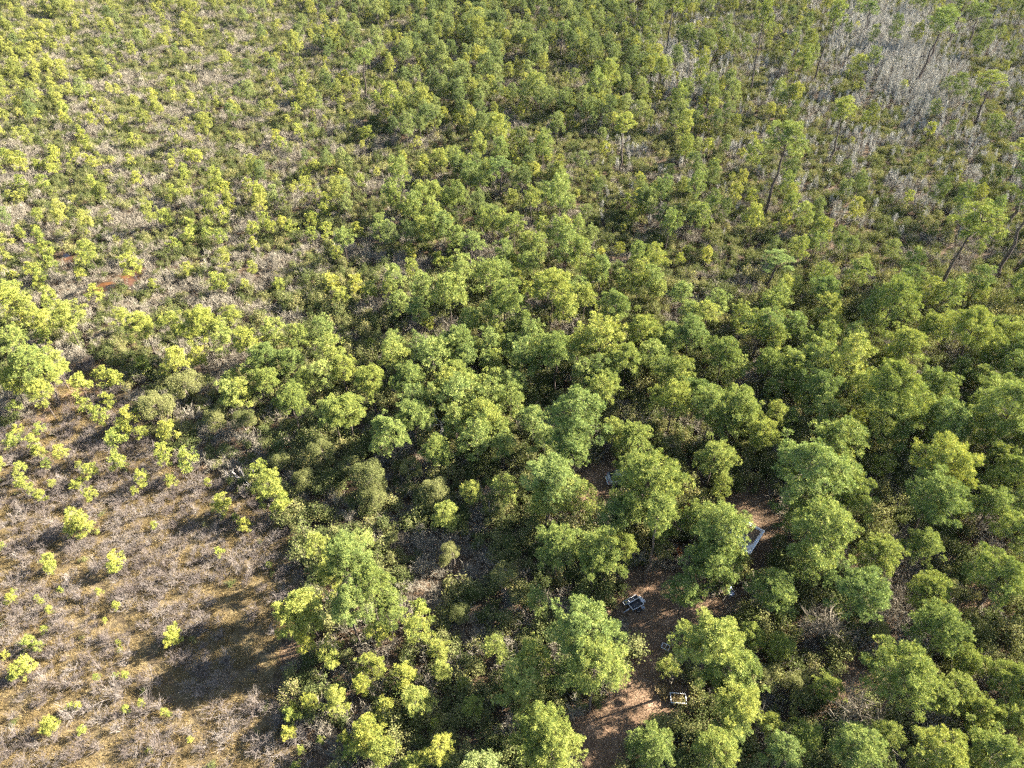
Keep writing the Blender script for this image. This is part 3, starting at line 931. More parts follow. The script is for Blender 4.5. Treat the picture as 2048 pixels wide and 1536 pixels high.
def scatter(name, pts, idx, rot, scl, coll, label):
    pts = np.asarray(pts, np.float32).reshape(-1, 3)
    me = bpy.data.meshes.new(name)
    me.vertices.add(len(pts))
    me.vertices.foreach_set("co", pts.ravel())
    a = me.attributes.new("pick", 'INT', 'POINT'); a.data.foreach_set("value", np.asarray(idx, np.int32))
    a = me.attributes.new("turn", 'FLOAT_VECTOR', 'POINT'); a.data.foreach_set("vector", np.asarray(rot, np.float32).ravel())
    a = me.attributes.new("size", 'FLOAT_VECTOR', 'POINT'); a.data.foreach_set("vector", np.asarray(scl, np.float32).ravel())
    o = obj(name, me)
    ng = bpy.data.node_groups.new(name + "_scatter", 'GeometryNodeTree')
    ng.interface.new_socket("Geometry", in_out='INPUT', socket_type='NodeSocketGeometry')
    ng.interface.new_socket("Geometry", in_out='OUTPUT', socket_type='NodeSocketGeometry')
    gi, go = ng.nodes.new("NodeGroupInput"), ng.nodes.new("NodeGroupOutput")
    ip = ng.nodes.new("GeometryNodeInstanceOnPoints")
    ci = ng.nodes.new("GeometryNodeCollectionInfo")
    ci.inputs["Collection"].default_value = coll
    ci.inputs["Separate Children"].default_value = True
    ci.inputs["Reset Children"].default_value = True
    def attr(n, t):
        k = ng.nodes.new("GeometryNodeInputNamedAttribute")
        k.data_type = t
        k.inputs["Name"].default_value = n
        return k.outputs["Attribute"]
    ip.inputs["Pick Instance"].default_value = True
    L = ng.links.new
    L(gi.outputs[0], ip.inputs["Points"])
    L(ci.outputs[0], ip.inputs["Instance"])
    L(attr("pick", 'INT'), ip.inputs["Instance Index"])
    er = ng.nodes.new("FunctionNodeEulerToRotation")
    L(attr("turn", 'FLOAT_VECTOR'), er.inputs[0])
    L(er.outputs[0], ip.inputs["Rotation"])
    L(attr("size", 'FLOAT_VECTOR'), ip.inputs["Scale"])
    L(ip.outputs[0], go.inputs[0])
    md = o.modifiers.new("scatter", 'NODES')
    md.node_group = ng
    tag(o, label, kind="stuff")
    return o

yg = [joined(p_, "wood_green_%d" % i, M['bark'], M['needle_green']) for i, p_ in enumerate(YOUNG)]
yy = [joined(p_, "wood_yellow_%d" % i, M['bark'], M['needle_yellow']) for i, p_ in enumerate(YOUNG)]
sy = [joined(p_, "sapling_yellow_%d" % i, M['bark'], M['needle_yellow']) for i, p_ in enumerate(SAP)]
STK_PINE = stock("wood_stock", yg + yy)
STK_SAP = stock("sapling_stock", sy)
STK_LEAFY = stock("leafy_stock", LEAFY)
STK_BARE = stock("bare_stock", BARE + THICKET + HTWIG)
STK_GRASS = stock("grass_stock", GRASS)
STK_STRAW = stock("straw_stock", STRAW)
rng = np.random.default_rng(77)
def rots(n, tilt=0.06):
    return np.stack([rng.normal(size=n) * tilt, rng.normal(size=n) * tilt, rng.uniform(0, 6.28, n)], 1)
L_ = rest['young']
yel = np.array([rng.random() < (0.25 + 0.5 * max(0, min(1, (900 - t['px']) / 800))) for t in L_])
scatter("distant_pine_wood", [t['base'] for t in L_], [YOUNG.index(t['pr']) + (8 if yel[i] else 0) for i, t in enumerate(L_)], rots(len(L_), 0.04),
        [[t['s'], t['s'], t['sz']] for t in L_], STK_PINE, "far young pines merging into one wood")
L_ = rest['sapling']
scatter("distant_sapling_growth", [t['base'] for t in L_], [SAP.index(t['pr']) for t in L_], rots(len(L_), 0.05), [[t['s']] * 3 for t in L_], STK_SAP, "far yellow green pine saplings dotted through the scrub")

# shrubs: evergreen and bare
X, Y, uv, rng2 = grid(1.05, 21, 330)
bare_f = table(T_BARE, uv[:, 0], uv[:, 1]) / 10.0
cl = lump(X, Y, 5.0, 31)
he = inside(HEATH, uv[:, 0], uv[:, 1])
dirt = in_dirt(uv[:, 0], uv[:, 1])
ok = ~dirt & ~inside(LITTER, uv[:, 0], uv[:, 1])
rutd = np.minimum(np.minimum(line_dist(RUT1, uv[:, 0], uv[:, 1]), line_dist(RUT2, uv[:, 0], uv[:, 1])), line_dist(RUT3, uv[:, 0], uv[:, 1]))
ok &= rutd > 17
for ox, oy, orad in ((1266, 1214, 34), (1355, 1401, 34), (1331, 1294, 22), (1461, 1192, 22), (1230, 960, 36), (1510, 1085, 40), (1282, 1203, 18), (1288, 1220, 16), (206, 592, 9), (264, 578, 10), (138, 530, 8), (150, 790, 26), (110, 830, 24), (200, 752, 20)):
    ok &= np.hypot(uv[:, 0] - ox, (uv[:, 1] - oy) * 0.8) > orad
is_bare = np.clip((bare_f - 0.64) * 1.15 + (cl - 0.5) * 1.3 + 0.5, 0.04, 0.97) > rng2.random(len(X))
dens = np.where(he, 0.92, np.where(uv[:, 1] > 560, 0.92, 0.84))
low_right = he & (uv[:, 1] > 1380)
dens = np.where(low_right, 0.75, dens)
# grassy hollow in the shade of the tree line
dens = np.where(inside([(430, 1180), (600, 1150), (600, 1400), (470, 1400)], uv[:, 0], uv[:, 1]), 0.22, dens)
ok &= rng2.random(len(X)) < dens
thick = inside([(1690, 30), (1830, 40), (1880, 160), (1900, 230), (1820, 240), (1740, 160), (1690, 110)], uv[:, 0] + rng2.normal(size=len(X)) * 26, uv[:, 1] + rng2.normal(size=len(X)) * 18) | inside([(1280, 110), (1400, 100), (1420, 190), (1340, 200)], uv[:, 0] + rng2.normal(size=len(X)) * 26, uv[:, 1] + rng2.normal(size=len(X)) * 18)
thick_some = (uv[:, 0] > 1200) & (uv[:, 1] < 480) & (rng2.random(len(X)) < np.where(uv[:, 0] > 1600, 0.6, 0.35))
shr = []
for i in np.nonzero(ok)[0]:
    h_ = bool(he[i])
    if thick[i] and rng2.random() < 0.85:
        k, ix = 'bare', 6 + int(rng2.integers(4)); s = float(rng2.uniform(0.8, 1.3)); sz = s * 1.05
    elif is_bare[i] or (h_ and rng2.random() < 0.9):
        if thick_some[i]:
            k, ix = 'bare', 6 + int(rng2.integers(4)); s = float(rng2.uniform(0.7, 1.1)); sz = s * 0.85
        else:
            k, ix = 'bare', int(rng2.integers(6)) + (10 if h_ else 0)
            s = float(rng2.uniform(0.6, 1.25)) if h_ else float(rng2.uniform(0.8, 1.4))
            sz = s * float(rng2.uniform(0.7, 1.2))
    else:
        k, ix = 'leafy', int(rng2.integers(6)); s = float(rng2.uniform(0.6, 1.3)) * (1.35 if rng2.random() < 0.18 else 1.0); sz = s * float(rng2.uniform(0.8, 1.25))
        if h_:
            s *= 0.5; sz *= 0.4
        elif uv[i, 1] > 560 and uv[i, 0] > 560:
            s *= 1.2; sz *= 1.35
    shr.append((k, X[i], Y[i], ix, s, sz, uv[i, 0], uv[i, 1], uv[i, 2], h_))
SHRUB_THINGS = {'bare': [], 'leafy': []}
for k, meshes, coll, nm, lab in (('bare', BARE + THICKET + HTWIG, STK_BARE, "bare_scrub", "grey leafless scrub reading as one mass"), ('leafy', LEAFY, STK_LEAFY, "evergreen_undergrowth", "dark evergreen undergrowth between and under the trees")):
    A = [t for t in shr if t[0] == k]
    def seen(t):
        if not (10 < t[6] < PW - 10 and 10 < t[7] < PH - 5):
            return False
        return True
    def clear(t):
        # not under a hand-read crown
        return not (((t[6] - hand[:, 0]) ** 2 + (t[7] - 12 - hand[:, 1]) ** 2) < (hand[:, 2] * 0.5) ** 2).any()
    cand = sorted((t for t in A if seen(t)), key=lambda t: -t[4] / t[8])
    take = []
    for t in cand:
        if clear(t):
            take.append(t)
        if len(take) == LIMIT:
            break
    ids = {id(t) for t in take}
    SHRUB_THINGS[k] = [(t, meshes[t[3]]) for t in take]
    B = [t for t in A if id(t) not in ids]
    scatter(nm, [(t[1], t[2], 0) for t in B], [t[3] for t in B], rots(len(B), 0.12), [(t[4], t[4], t[5]) for t in B], coll, lab)

# grass on the heath and straw on the dirt
X, Y, uv, rng3 = grid(0.42, 41, 95, 0.06)
he = inside(HEATH, uv[:, 0], uv[:, 1])
k = he & (line_dist(RUT1, uv[:, 0], uv[:, 1]) > 9) & (line_dist(RUT3, uv[:, 0], uv[:, 1]) > 7) & (rng3.random(len(X)) < 0.35 + 0.65 * lump(X, Y, 3.0, 51))
n = int(k.sum())
s = rng3.uniform(0.6, 1.5, n)
scatter("dry_grass", np.stack([X[k], Y[k], np.zeros(n)], 1), rng3.integers(0, 5, n), rots(n, 0.05), np.stack([s, s, s * rng3.uniform(0.6, 1.1, n)], 1), STK_GRASS, "straw coloured dry grass between the heath shrubs")
X, Y, uv, rng3 = grid(0.36, 43, 95, 0.06)
k = ~inside(HEATH, uv[:, 0], uv[:, 1]) & (uv[:, 1] > 880) & (rng3.random(len(X)) < 0.55)
n = int(k.sum())
s = rng3.uniform(0.7, 1.5, n)
scatter("pine_straw", np.stack([X[k], Y[k], np.full(n, 0.012)], 1), rng3.integers(0, 4, n), rots(n, 0.0), np.stack([s, s, s], 1), STK_STRAW, "brown fallen pine needles littering the forest floor")

# ------------------------------------------------------------------ labels that single out: nearest landmark, way from it, and order outward
MARKS = [("the framed trailer", 1268, 1210), ("the shed roof", 1505, 1072), ("the parked silver car", 1216, 952), ("the white dead tree", 882, 815),
         ("the heath-edge bare tree", 492, 925), ("the orange pools", 245, 562), ("the spiky bare tree", 1639, 1250), ("the garden bed", 1355, 1397),
         ("the pale grey thicket", 1785, 130), ("the sandy path", 140, 800), ("the main heath trail", 250, 1240), ("the top left corner", 0, 0), ("the top right corner", 2048, 0),
         ("the bottom left corner", 0, 1536), ("the bottom right corner", 2048, 1536), ("the mid top edge", 1024, 0), ("the mid left edge", 0, 768), ("the mid right edge", 2048, 768),
         ("the mid bottom edge", 1024, 1536), ("the photo centre", 1024, 768), ("the tall dark-trunked pine", 1527, 435), ("the lone tall pine", 728, 160), ("the mid-scrub tall pine", 1245, 300)]
DIRS = ["right of", "above right of", "above", "above left of", "left of", "below left of", "below", "below right of"]
NTH = ["nearest", "second", "third", "fourth", "fifth", "sixth", "seventh", "eighth", "ninth", "tenth", "eleventh", "twelfth", "thirteenth", "fourteenth", "fifteenth", "sixteenth", "seventeenth", "eighteenth", "nineteenth", "twentieth"]
def give_labels(items, noun, plural, adj):
    """items: list of (object, px, py, adjective)"""
    cells = {}
    for it in items:
        d, mk = min((math.hypot(it[1] - mx, it[2] - my), (nm, mx, my)) for nm, mx, my in MARKS)
        a = math.atan2(-(it[2] - mk[2]), it[1] - mk[1])
        di = int(round(a / (math.pi / 4))) % 8
        cells.setdefault((mk[0], di), []).append((d, it))
    for (mk, di), L in cells.items():
        L.sort(key=lambda t: t[0])
        for i, (d, it) in enumerate(L):
            o = it[0]
            if i < 20:
                o["label"] = "%s %s, %s %s %s" % (it[3], noun, NTH[i], DIRS[di], mk)
                o["group"] = adj
            else:
                o["label"] = "%s %s %s, past the twentieth" % (noun, DIRS[di], mk)
                o["group"] = "far %s %s %s" % (plural, DIRS[di], mk)

def hue_word(c):
    return "yellow-green" if c[0] > 1.16 else ("light green" if c[0] > 0.98 else "green")
NAME = {'pine': 'pine_tree', 'young': 'young_pine_tree', 'sapling': 'pine_sapling', 'tall': 'tall_pine_tree', 'broad': 'broadleaf_tree'}
sets = {}
for t in THINGS:
    root = bpy.data.objects.new(NAME[t['kind']], None)
    COL.objects.link(root)
    root.empty_display_size = 0.5
    root.location = t['base']
    root.scale = (t['s'] * rnd.uniform(0.92, 1.08), t['s'] * rnd.uniform(0.92, 1.08), t.get('sz', t['s'] * rnd.uniform(0.9, 1.1)))
    root.rotation_euler = (rnd.gauss(0, 0.02), rnd.gauss(0, 0.02), rnd.uniform(0, 6.28))
    if t.get('lean'):
        root.rotation_euler = (0, math.atan(t['lean']), 0)
    tr = obj("trunk", t['pr'].trunk, root)
    cr = obj("crown", t['pr'].crown, root)
    cr.color = (*t['col'], 1)
    root["category"] = "tree"
    k = t['kind']
    if k == 'broad':
        ad = "wide olive" if t['w'] > 75 else "rounded olive"
    elif k == 'tall':
        ad = hue_word(t['col']) + " long-trunked"
    elif k == 'pine':
        ad = ("broad " if t['w'] > 95 else "") + hue_word(t['col'])
    else:
        ad = ("tiny " if t['w'] < 17 and k == 'sapling' else "small " if k == 'sapling' else "slim ") + hue_word(t['col'])
    sets.setdefault(k, []).append((root, t['px'], t['py'], ad))
give_labels(sets['pine'], "mature pine", "mature pines", "mature pines round the camp and in the stand")
give_labels(sets['young'], "young pine", "young pines", "young pines of the stand")
give_labels(sets['sapling'], "pine sapling", "pine saplings", "pine saplings in the open")
give_labels(sets['tall'], "tall pine", "tall pines", "tall pines standing above the scrub")
give_labels(sets['broad'], "broadleaf tree", "broadleaf trees", "evergreen broadleaf trees")
for k, nm, noun, plural in (('bare', "bare_shrub", "bare shrub", "bare shrubs"), ('leafy', "evergreen_shrub", "evergreen shrub", "evergreen shrubs")):
    items = []
    for t, me in SHRUB_THINGS[k]:
        o = obj(nm, me, None, (t[1], t[2], 0), (rnd.gauss(0, 0.1), rnd.gauss(0, 0.1), rnd.uniform(0, 6.28)), (t[4], t[4], t[5]))
        o["category"] = "shrub"
        items.append((o, t[6], t[7] - 10, ("grey leafless twiggy" if k == 'bare' else "dense dark leafy")))
    give_labels(items, noun, plural, plural + (" on the heath and forest floor" if k == 'bare' else " under the pines"))

# ------------------------------------------------------------------ leafless and dead trees
def dead(name, base_px, H, spread, r, seed, label, depth=4, m_='deadwood', lean=(0, 0), first=0.45, kids=3):
    b = at(*base_px)
    root = bpy.data.objects.new(name, None)
    COL.objects.link(root)
    root.location = b
    w = dead_tree(seed, H, spread, r, depth, lean, first, kids)
    obj("trunk", make_mesh(name, w[0], quads=w[1], mats=[M[m_]], smooth=True), root)
    tag(root, label, "tree")
dead("dead_tree", (886, 884), 6.2, 1.5, 0.10, 5, "white branched dead tree standing in a dark gap between pines", 4, first=0.5)
dead("bare_tree", (497, 968), 3.6, 1.5, 0.10, 8, "pale leafless spreading tree at the edge of the heath", 4, first=0.22)
dead("bare_tree", (1276, 862), 4.0, 0.9, 0.08, 9, "slender grey leafless tree behind the pine above the silver car", 4, 'bare', first=0.3)
dead("bare_tree", (1840, 1280), 3.5, 1.1, 0.08, 12, "grey leafless tree half hidden behind the right side pines", 4, 'bare', first=0.3)
def spiky(base_px, W, H, seed, label):
    o = obj("bare_tree", bare_mesh("spiky_tree", seed, W, H, 26, 420, 0.055, 0.0), None, at(*base_px), (0, 0, 1.0))
    tag(o, label, "tree")
spiky((1632, 1282), 4.2, 3.6, 31, "spiky leafless tree with pale radiating twigs among the right side pines")
spiky((1700, 1455), 5.0, 3.4, 32, "wide sprawling leafless tree low in the lower right woods")
spiky((1850, 1455), 4.0, 3.0, 33, "dull grey leafless tree between pines near the lower right")
spiky((1300, 960), 2.6, 2.4, 34, "twiggy grey bare tree under the pine beside the silver car")
def fern(px, H, seed, label):
    rng = np.random.default_rng(seed)
    n = 90
    z = rng.uniform(0.15, 1, n) * H
    a = rng.uniform(0, 6.28, n)
    r = (1.1 - z / H) * 0.5
    c = np.stack([np.cos(a) * r * 0.5, np.sin(a) * r * 0.5, z], 1)
    d = np.stack([np.cos(a), np.sin(a), np.full(n, 0.2)], 1)
    v, t, ti = blades(c, d, 8, 0.3, 0.03, rng, 0.6)
    root = bpy.data.objects.new("dead_sapling", None); COL.objects.link(root); root.location = at(*px)
    wd = Wood(); wd.tube([(0, 0, 0), (0.05, 0, H * 0.5), (0, 0.04, H)], [0.05, 0.035, 0.012], 5)
    w = wd.arrays()
    obj("trunk", make_mesh("dead_sapling_trunk", w[0], quads=w[1], mats=[M['bark']]), root)
    obj("crown", make_mesh("dead_sapling_crown", v, tris=t, mats=[M['fern']], tint=ti), root)
    tag(root, label, "tree")
fern((1367, 1035), 2.6, 1, "rust coloured dead sapling above the dirt clearing")
fern((1352, 1120), 1.6, 2, "low rust coloured dead sapling just above the dirt track")

# ------------------------------------------------------------------ things in the camp
def root_at(name, px, py, z, rz, label, cat):
    r = bpy.data.objects.new(name, None)
    COL.objects.link(r)
    r.location = at(px, py, z)
    r.rotation_euler = (0, 0, rz)
    return tag(r, label, cat)

# trailer: long axis up-right in the picture
ang = math.radians(30)
t = root_at("utility_trailer", 1266, 1214, 0, ang, "small dark decked trailer with a pale metal frame beside the dirt track", "trailer")
obj("deck", Boxes().add((0.1, -0.2, 0.62), (1.25, 0.72, 0.05)).mesh("deck", M['darkmesh']), t)
b = Boxes()
for sx in (-0.53, 0.73):
    b.bar((sx, -0.58, 0.72), (sx, 0.18, 0.72), 0.055)
for sy in (-0.58, 0.18):
    b.bar((-0.53, sy, 0.723), (0.73, sy, 0.723), 0.055)
for sx in (-0.53, 0.73):
    for sy in (-0.58, 0.18):
        b.bar((sx, sy, 0.55), (sx, sy, 0.72), 0.04)
obj("frame", b.mesh("trailer_frame", M['galv']), t)
obj("side_box", Boxes().add((-0.05, 0.42, 0.60), (1.55, 0.34, 0.18)).mesh("side_box", M['darkmesh']), t)
b = Boxes()
for sy in (0.235, 0.60):
    b.bar((-0.85, sy, 0.715), (0.74, sy, 0.715), 0.045)
for sx in (-0.85, -0.3, 0.25, 0.74):
    b.bar((sx, 0.235, 0.713), (sx, 0.60, 0.713), 0.035)
obj("side_rack", b.mesh("side_rack", M['galv']), t)
wm = wheel_mesh("trailer_tyre", 0.26, 0.16, M['rubber'])
hm = disc_mesh("trailer_rim", 0.145, 0.10, M['galv'])
for sy in (-0.72, 0.72):
    w_ = obj("wheel", wm, t, (0.1, sy, 0.26), (0, 0, math.pi / 2))
    obj("rim", hm, w_)
obj("axle", Boxes().add((0.1, 0, 0.26), (0.06, 1.3, 0.06)).mesh("axle", M['galv']), t)
obj("drawbar", Boxes().bar((-0.5, -0.2, 0.55), (-1.35, -0.2, 0.40), 0.07).mesh("drawbar", M['galv']), t)
# crumpled tarp
rng = np.random.default_rng(3)
k = 12
gx, gy = np.meshgrid(np.linspace(-0.3, 0.3, k), np.linspace(-0.42, 0.42, k))
gz = 0.30 * np.exp(-((gx / 0.28) ** 4 + (gy / 0.36) ** 4)) + rng.normal(size=gx.shape) * 0.035
gz = np.maximum(gz, 0.01)
gz[0] = gz[-1] = 0.01; gz[:, 0] = gz[:, -1] = 0.01
q = [[i * k + j, i * k + j + 1, (i + 1) * k + j + 1, (i + 1) * k + j] for i in range(k - 1) for j in range(k - 1)]
o = obj("crumpled_tarp", make_mesh("tarp", np.stack([gx.ravel() + rng.normal(size=k * k) * 0.02, gy.ravel() + rng.normal(size=k * k) * 0.02, gz.ravel()], 1), quads=q, mats=[M['tarp']]), None, at(1281, 1201), (0, 0, ang + 0.2))
tag(o, "crumpled pale tarp lying against the upper end of the trailer", "tarp")
def bucket(px, py, label):
    k = 14
    th = np.arange(k) / k * 2 * math.pi
    prof = [(0.02, 0.0), (0.125, 0.0), (0.155, 0.34), (0.165, 0.345), (0.165, 0.37), (0.145, 0.37), (0.118, 0.03), (0.01, 0.03)]
    v = np.array([[r * math.cos(a), r * math.sin(a), z] for r, z in prof for a in th])
    q = [[i * k + j, i * k + (j + 1) % k, (i + 1) * k + (j + 1) % k, (i + 1) * k + j] for i in range(len(prof) - 1) for j in range(k)]
    r = root_at("bucket", px, py, 0, 0, label, "bucket")
    obj("bucket_shell", make_mesh("bucket_shell", v, quads=q, mats=[M['tarp']], smooth=True), r)
    wd = Wood()
    a = np.linspace(0, math.pi, 9)
    wd.tube(np.stack([np.cos(a) * 0.165, np.sin(a) * 0.15, 0.35 + np.sin(a) * 0.05], 1), np.full(9, 0.006), 4)
    w = wd.arrays()
    obj("handle", make_mesh("bucket_handle", w[0], quads=w[1], mats=[M['galv']]), r)
bucket(1285, 1219, "pale plastic bucket by the lower corner of the trailer")

# shed: white edged low roof under the big pine
c0, c1, c2 = at(1529, 1061, 2.4), at(1472, 1031, 2.4), at(1502, 1112, 2.4)
e1, e2 = unit(c1 - c0), unit(c2 - c0)
e2 = unit(e2 - e1 * float(np.dot(e1, e2)))
Rm = np.stack([e1, e2, np.cross(e1, e2)], 1)
if Rm[2, 2] < 0:
    Rm[:, 2] *= -1
shed = bpy.data.objects.new("shed", None); COL.objects.link(shed)
shed.location = (c0[0], c0[1], 0)
yaw = math.atan2(e1[1], e1[0])
shed.rotation_euler = (0, 0, yaw)
sgn = 1.0 if np.cross(e1, e2)[2] > 0 else -1.0
LX, LY = 3.6, 3.4
tag(shed, "low shed roof with bright white edges and leaf litter, under a big pine", "shed")
b = Boxes().add((LX / 2, sgn * LY / 2, 2.30), (LX - 0.05, LY - 0.05, 0.06))
rf = obj("roof", b.mesh("shed_roof", M['roofmetal']), shed)
b = Boxes()
nr = 13
for i in range(nr):
    x = 0.14 + i * (LX - 0.28) / (nr - 1)
    b.add((x, sgn * LY / 2, 2.343), (0.05, LY - 0.3, 0.026))
obj("rib", b.mesh("roof_rib", M['roofmetal']), rf)["kind"] = "stuff"
for i, (a_, b_) in enumerate((((0, 0), (LX, 0)), ((0, 0), (0, LY)), ((LX, 0), (LX, LY)), ((0, LY), (LX, LY)))):
    obj("fascia", Boxes().bar((a_[0], sgn * a_[1], 2.30 + 0.003 * i), (b_[0], sgn * b_[1], 2.30 + 0.003 * i), 0.11, 0.12).mesh("fascia", M['whitepaint']), shed)
for x in (0.1, LX - 0.1):
    for y in (0.1, LY - 0.1):
        obj("post", Boxes().add((x, sgn * y, 1.105), (0.1, 0.1, 2.21)).mesh("post", M['wood']), shed)
for i in range(14):
    y0 = 0.22 + i * 0.215
    obj("wall_board", Boxes().add((LX - 0.045, sgn * y0, 1.1), (0.03, 0.205, 2.1)).mesh("wall_board", M['wood']), shed)
# litter on the roof
n = 2600
rng = np.random.default_rng(9)
xy = np.stack([np.clip(np.abs(rng.normal(size=n)) * 1.2 + 0.25, 0.2, LX - 0.2), sgn * np.clip(np.abs(rng.normal(size=n)) * 1.1 + 0.3, 0.2, LY - 0.2), np.full(n, 2.362) + rng.uniform(0, 0.02, n)], 1)
v, q = leaves(xy, np.tile([0, 0, 1.0], (n, 1)), 0.07, rng, 0.4, 3.0)
o = obj("leaf_litter", make_mesh("roof_litter", v, quads=q, mats=[M['straw']], tint=np.repeat(rng.random(n), 4)), None, shed.location, (0, 0, yaw))
tag(o, "rust brown fallen leaves lying on the shed roof", kind="stuff")

# silver car, only its tail end shows past the pine
car = root_at("parked_car", 1250, 962, 0, math.radians(8), "silver car parked at the clearing, mostly hidden by a pine", "car")
def loft(name, secs, m_):
    """secs: list of (x, [(y, z), ...]) cross sections"""
    k = len(secs[0][1])
    v = [(x, y, z) for x, s in secs for y, z in s]
    q = [[i * k + j, i * k + (j + 1) % k, (i + 1) * k + (j + 1) % k, (i + 1) * k + j] for i in range(len(secs) - 1) for j in range(k)]
    nv = len(v)
    t_ = []
    for i, flip in ((0, True), (len(secs) - 1, False)):
        c = np.mean([v[i * k + j] for j in range(k)], 0)
        v.append(tuple(c)); ci = len(v) - 1
        for j in range(k):
            a, b_ = i * k + j, i * k + (j + 1) % k
            t_.append([ci, b_, a] if flip else [ci, a, b_])
    me = make_mesh(name, v, tris=t_, quads=q, mats=[m_], smooth=True)
    return me
def sec(w, z0, z1, r=0.12):
    return [(-w, z0 + r), (-w, z1 - r), (-w + r, z1), (w - r, z1), (w, z1 - r), (w, z0 + r), (w - r, z0), (-w + r, z0)]
body = [(-2.1, sec(0.60, 0.45, 0.80)), (-2.0, sec(0.76, 0.32, 0.92)), (-1.5, sec(0.84, 0.25, 0.98)), (0, sec(0.86, 0.22, 0.95)), (1.2, sec(0.85, 0.24, 0.90)), (1.95, sec(0.76, 0.30, 0.78)), (2.1, sec(0.58, 0.38, 0.66))]
obj("body", loft("car_body", body, M['carpaint']), car)
cabin = [(-1.75, sec(0.62, 0.90, 1.02, 0.05)), (-1.15, sec(0.66, 0.90, 1.40, 0.16)), (-0.3, sec(0.68, 0.90, 1.46, 0.18)), (0.4, sec(0.66, 0.88, 1.40, 0.16)), (1.15, sec(0.62, 0.86, 0.95, 0.04))]
obj("glasshouse", loft("car_glasshouse", cabin, M['glass']), car)
obj("roof_panel", loft("car_roof", [(-1.2, sec(0.52, 1.385, 1.425, 0.015)), (-0.3, sec(0.56, 1.44, 1.482, 0.015)), (0.35, sec(0.52, 1.39, 1.43, 0.015))], M['carpaint']), car)
wm = wheel_mesh("car_tyre", 0.31, 0.2, M['rubber']); hm = disc_mesh("car_rim", 0.18, 0.16, M['galv'])
for sx in (-1.3, 1.3):
    for sy in (-0.78, 0.78):
        w_ = obj("wheel", wm, car, (sx, sy, 0.31), (0, 0, math.pi / 2))
        obj("rim", hm, w_)
for sy in (-0.58, 0.58):
    obj("tail_light", Boxes().add((-2.03, sy, 0.78), (0.1, 0.22, 0.12)).mesh("tail_light", M['lamp']), car)
obj("bumper", loft("car_bumper", [(-2.16, sec(0.5, 0.40, 0.52, 0.05)), (-2.02, sec(0.72, 0.36, 0.56, 0.06))], M['whitepaint']), car)

# white framed garden bed with dry plants
gb = root_at("garden_bed", 1355, 1401, 0, math.radians(-4), "white framed raised garden bed at the side of the dirt track", "garden bed")
b = Boxes()
W2, D2, Hh = 0.64, 0.42, 0.42
for sy in (-D2, D2):
    obj("side_board", Boxes().add((0, sy, Hh / 2), (W2 * 2, 0.04, Hh)).mesh("side_board", M['wood']), gb)
for sx in (-W2, W2):
    obj("end_board", Boxes().add((sx, 0, Hh / 2), (0.038, D2 * 2 - 0.05, Hh - 0.005)).mesh("end_board", M['wood']), gb)
for sy in (-D2, D2):
    obj("rail", Boxes().bar((-W2 - 0.03, sy, Hh + 0.025), (W2 + 0.03, sy, Hh + 0.025), 0.06, 0.045).mesh("rail", M['whitepaint']), gb)
for sx in (-W2, W2):
    obj("rail", Boxes().bar((sx, -D2 + 0.035, Hh + 0.022), (sx, D2 - 0.035, Hh + 0.022), 0.06, 0.04).mesh("rail", M['whitepaint']), gb)
obj("soil", Boxes().add((0, 0, 0.16), (W2 * 2 - 0.05, D2 * 2 - 0.06, 0.3)).mesh("bed_soil", M['ground']), gb)
rng = np.random.default_rng(5)
n = 420
c = np.stack([rng.uniform(-W2 + .1, W2 - .1, n), rng.uniform(-D2 + .08, D2 - .08, n), 0.32 + rng.uniform(0, 0.2, n)], 1)
v, q = leaves(c, np.tile([0, 0, 1.0], (n, 1)), 0.05, rng, 0.35, 0.6)
o = obj("bed_plants", make_mesh("bed_plants", v, quads=q, mats=[M['grass']], tint=np.repeat(rng.random(n), 4)), None, gb.location, gb.rotation_euler)
tag(o, "dry yellowish plants growing inside the white framed garden bed", kind="stuff")

# small white frame, lying by the track
f = root_at("window_frame", 1331, 1294, 0, math.radians(-28), "small white rectangular frame lying at the edge of the dirt track", "frame")
for sy in (-0.26, 0.26):
    obj("rail", Boxes().bar((-0.34, sy, 0.06), (0.34, sy, 0.06), 0.055, 0.05).mesh("rail", M['whitepaint']), f)
for sx in (-0.34, 0.34):
    obj("stile", Boxes().bar((sx, -0.23, 0.062), (sx, 0.23, 0.062), 0.055, 0.05).mesh("stile", M['whitepaint']), f)
obj("muntin", Boxes().bar((0, -0.23, 0.058), (0, 0.23, 0.058), 0.03, 0.03).mesh("muntin", M['whitepaint']), f)

# pale blue folding chair in the shade
ch = root_at("folding_chair", 1461, 1192, 0, math.radians(-150), "pale blue folding chair in shade at the end of the dirt yard", "chair")
obj("seat", Boxes().add((0, 0, 0.44), (0.46, 0.44, 0.03)).mesh("seat", M['bluewhite']), ch)
obj("backrest", Boxes().bar((0, -0.24, 0.46), (0, -0.38, 0.92), 0.44, 0.03).mesh("backrest", M['bluewhite']), ch)
for sx in (-0.23, 0.23):
    obj("leg", Boxes().bar((sx, -0.26, 0.0), (sx, 0.2, 0.43), 0.03).mesh("leg", M['whitepaint']), ch)
    obj("leg", Boxes().bar((sx + 0.032, 0.26, 0.0), (sx + 0.032, -0.2, 0.43), 0.03).mesh("leg", M['whitepaint']), ch)
    obj("armrest", Boxes().bar((sx * 1.15, -0.26, 0.66), (sx * 1.15, 0.18, 0.66), 0.04, 0.025).mesh("armrest", M['whitepaint']), ch)

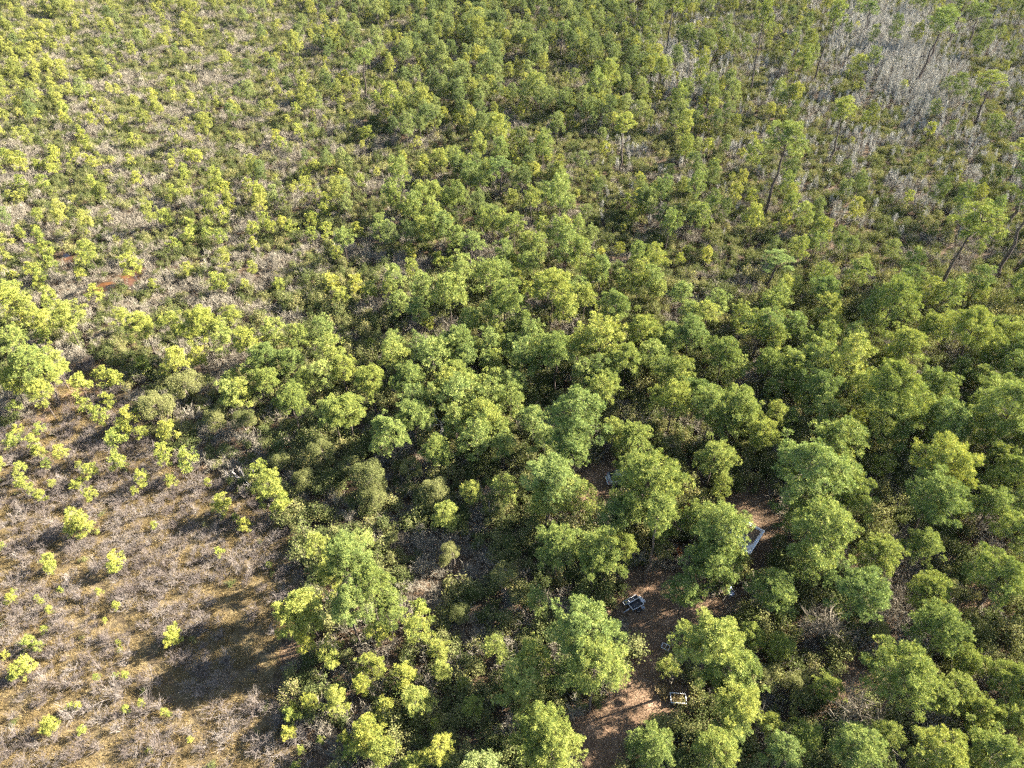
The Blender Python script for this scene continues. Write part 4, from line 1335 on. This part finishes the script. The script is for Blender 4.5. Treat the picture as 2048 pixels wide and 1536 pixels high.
# poles and cut brush
for (a_, b_, z, lab) in (((1344, 1477), (1352, 1477), 0.3, "short pale pole lying in deep shade beside the bottom pine"), ((1356, 1488), (1375, 1496), 0.25, "grey pole in the shade right of the bottom pine"), ((1372, 1516), (1385, 1524), 0.2, "thin pale pole in the shade near the bottom edge")):
    A_, B_ = at(*a_, z), at(*b_, z)
    wd = Wood(); wd.tube([A_, (A_ + B_) / 2 + np.array([0, 0, 0.01]), B_], [0.04, 0.038, 0.034], 8)
    w = wd.arrays()
    tag(obj("fallen_pole", make_mesh("fallen_pole", w[0], quads=w[1], mats=[M['deadwood']], smooth=True)), lab, "pole")
def brush(px, py, R, seed, label, m_):
    rng = np.random.default_rng(seed)
    n = 160
    a = rng.uniform(0, 6.28, n)
    c = np.concatenate([rng.normal(size=(n, 2)) * R * 0.4, rng.uniform(0.03, 0.4, (n, 1))], 1)
    d = np.stack([np.cos(a * 0.25 + 0.7), np.sin(a * 0.25 + 0.7), rng.normal(size=n) * 0.15], 1)
    L = rng.uniform(0.3, 0.8, (n, 1)) * R
    s = unit(np.cross(d, rng.normal(size=(n, 3)))) * 0.022
    v = np.stack([c - s, c + s, c + d * L + s * .4, c + d * L - s * .4], 1).reshape(-1, 3)
    v[:, 2] = np.maximum(v[:, 2], 0.02)
    o = obj("brush_pile", make_mesh("brush_pile", v, quads=np.arange(n * 4).reshape(-1, 4), mats=[m_], tint=np.repeat(rng.random(n), 4)), None, at(px, py))
    tag(o, label, "brush pile")
brush(1325, 1388, 0.8, 1, "heap of straw coloured cut brush beside the garden bed", M['grass'])
brush(1430, 1182, 1.2, 2, "heap of pinkish dead branches under the pine by the shed", M['bare'])

# ------------------------------------------------------------------ thin air haze
hb = Boxes().add((0, 480, 40.0), (1900, 1060, 82.0)).mesh("haze", M['ground'])
hb.materials.clear()
hm_ = bpy.data.materials.new("haze_air")
hm_.use_nodes = True
hn = hm_.node_tree
hn.nodes.remove(hn.nodes["Principled BSDF"])
pv = hn.nodes.new("ShaderNodeVolumePrincipled")
pv.inputs["Color"].default_value = (0.92, 0.95, 1.0, 1)
pv.inputs["Density"].default_value = 0.000026
pv.inputs["Anisotropy"].default_value = 0.3
hn.links.new(pv.outputs[0], hn.nodes["Material Output"].inputs["Volume"])
hb.materials.append(hm_)
tag(obj("haze", hb), "thin pale air haze over the far scrub", kind="stuff")
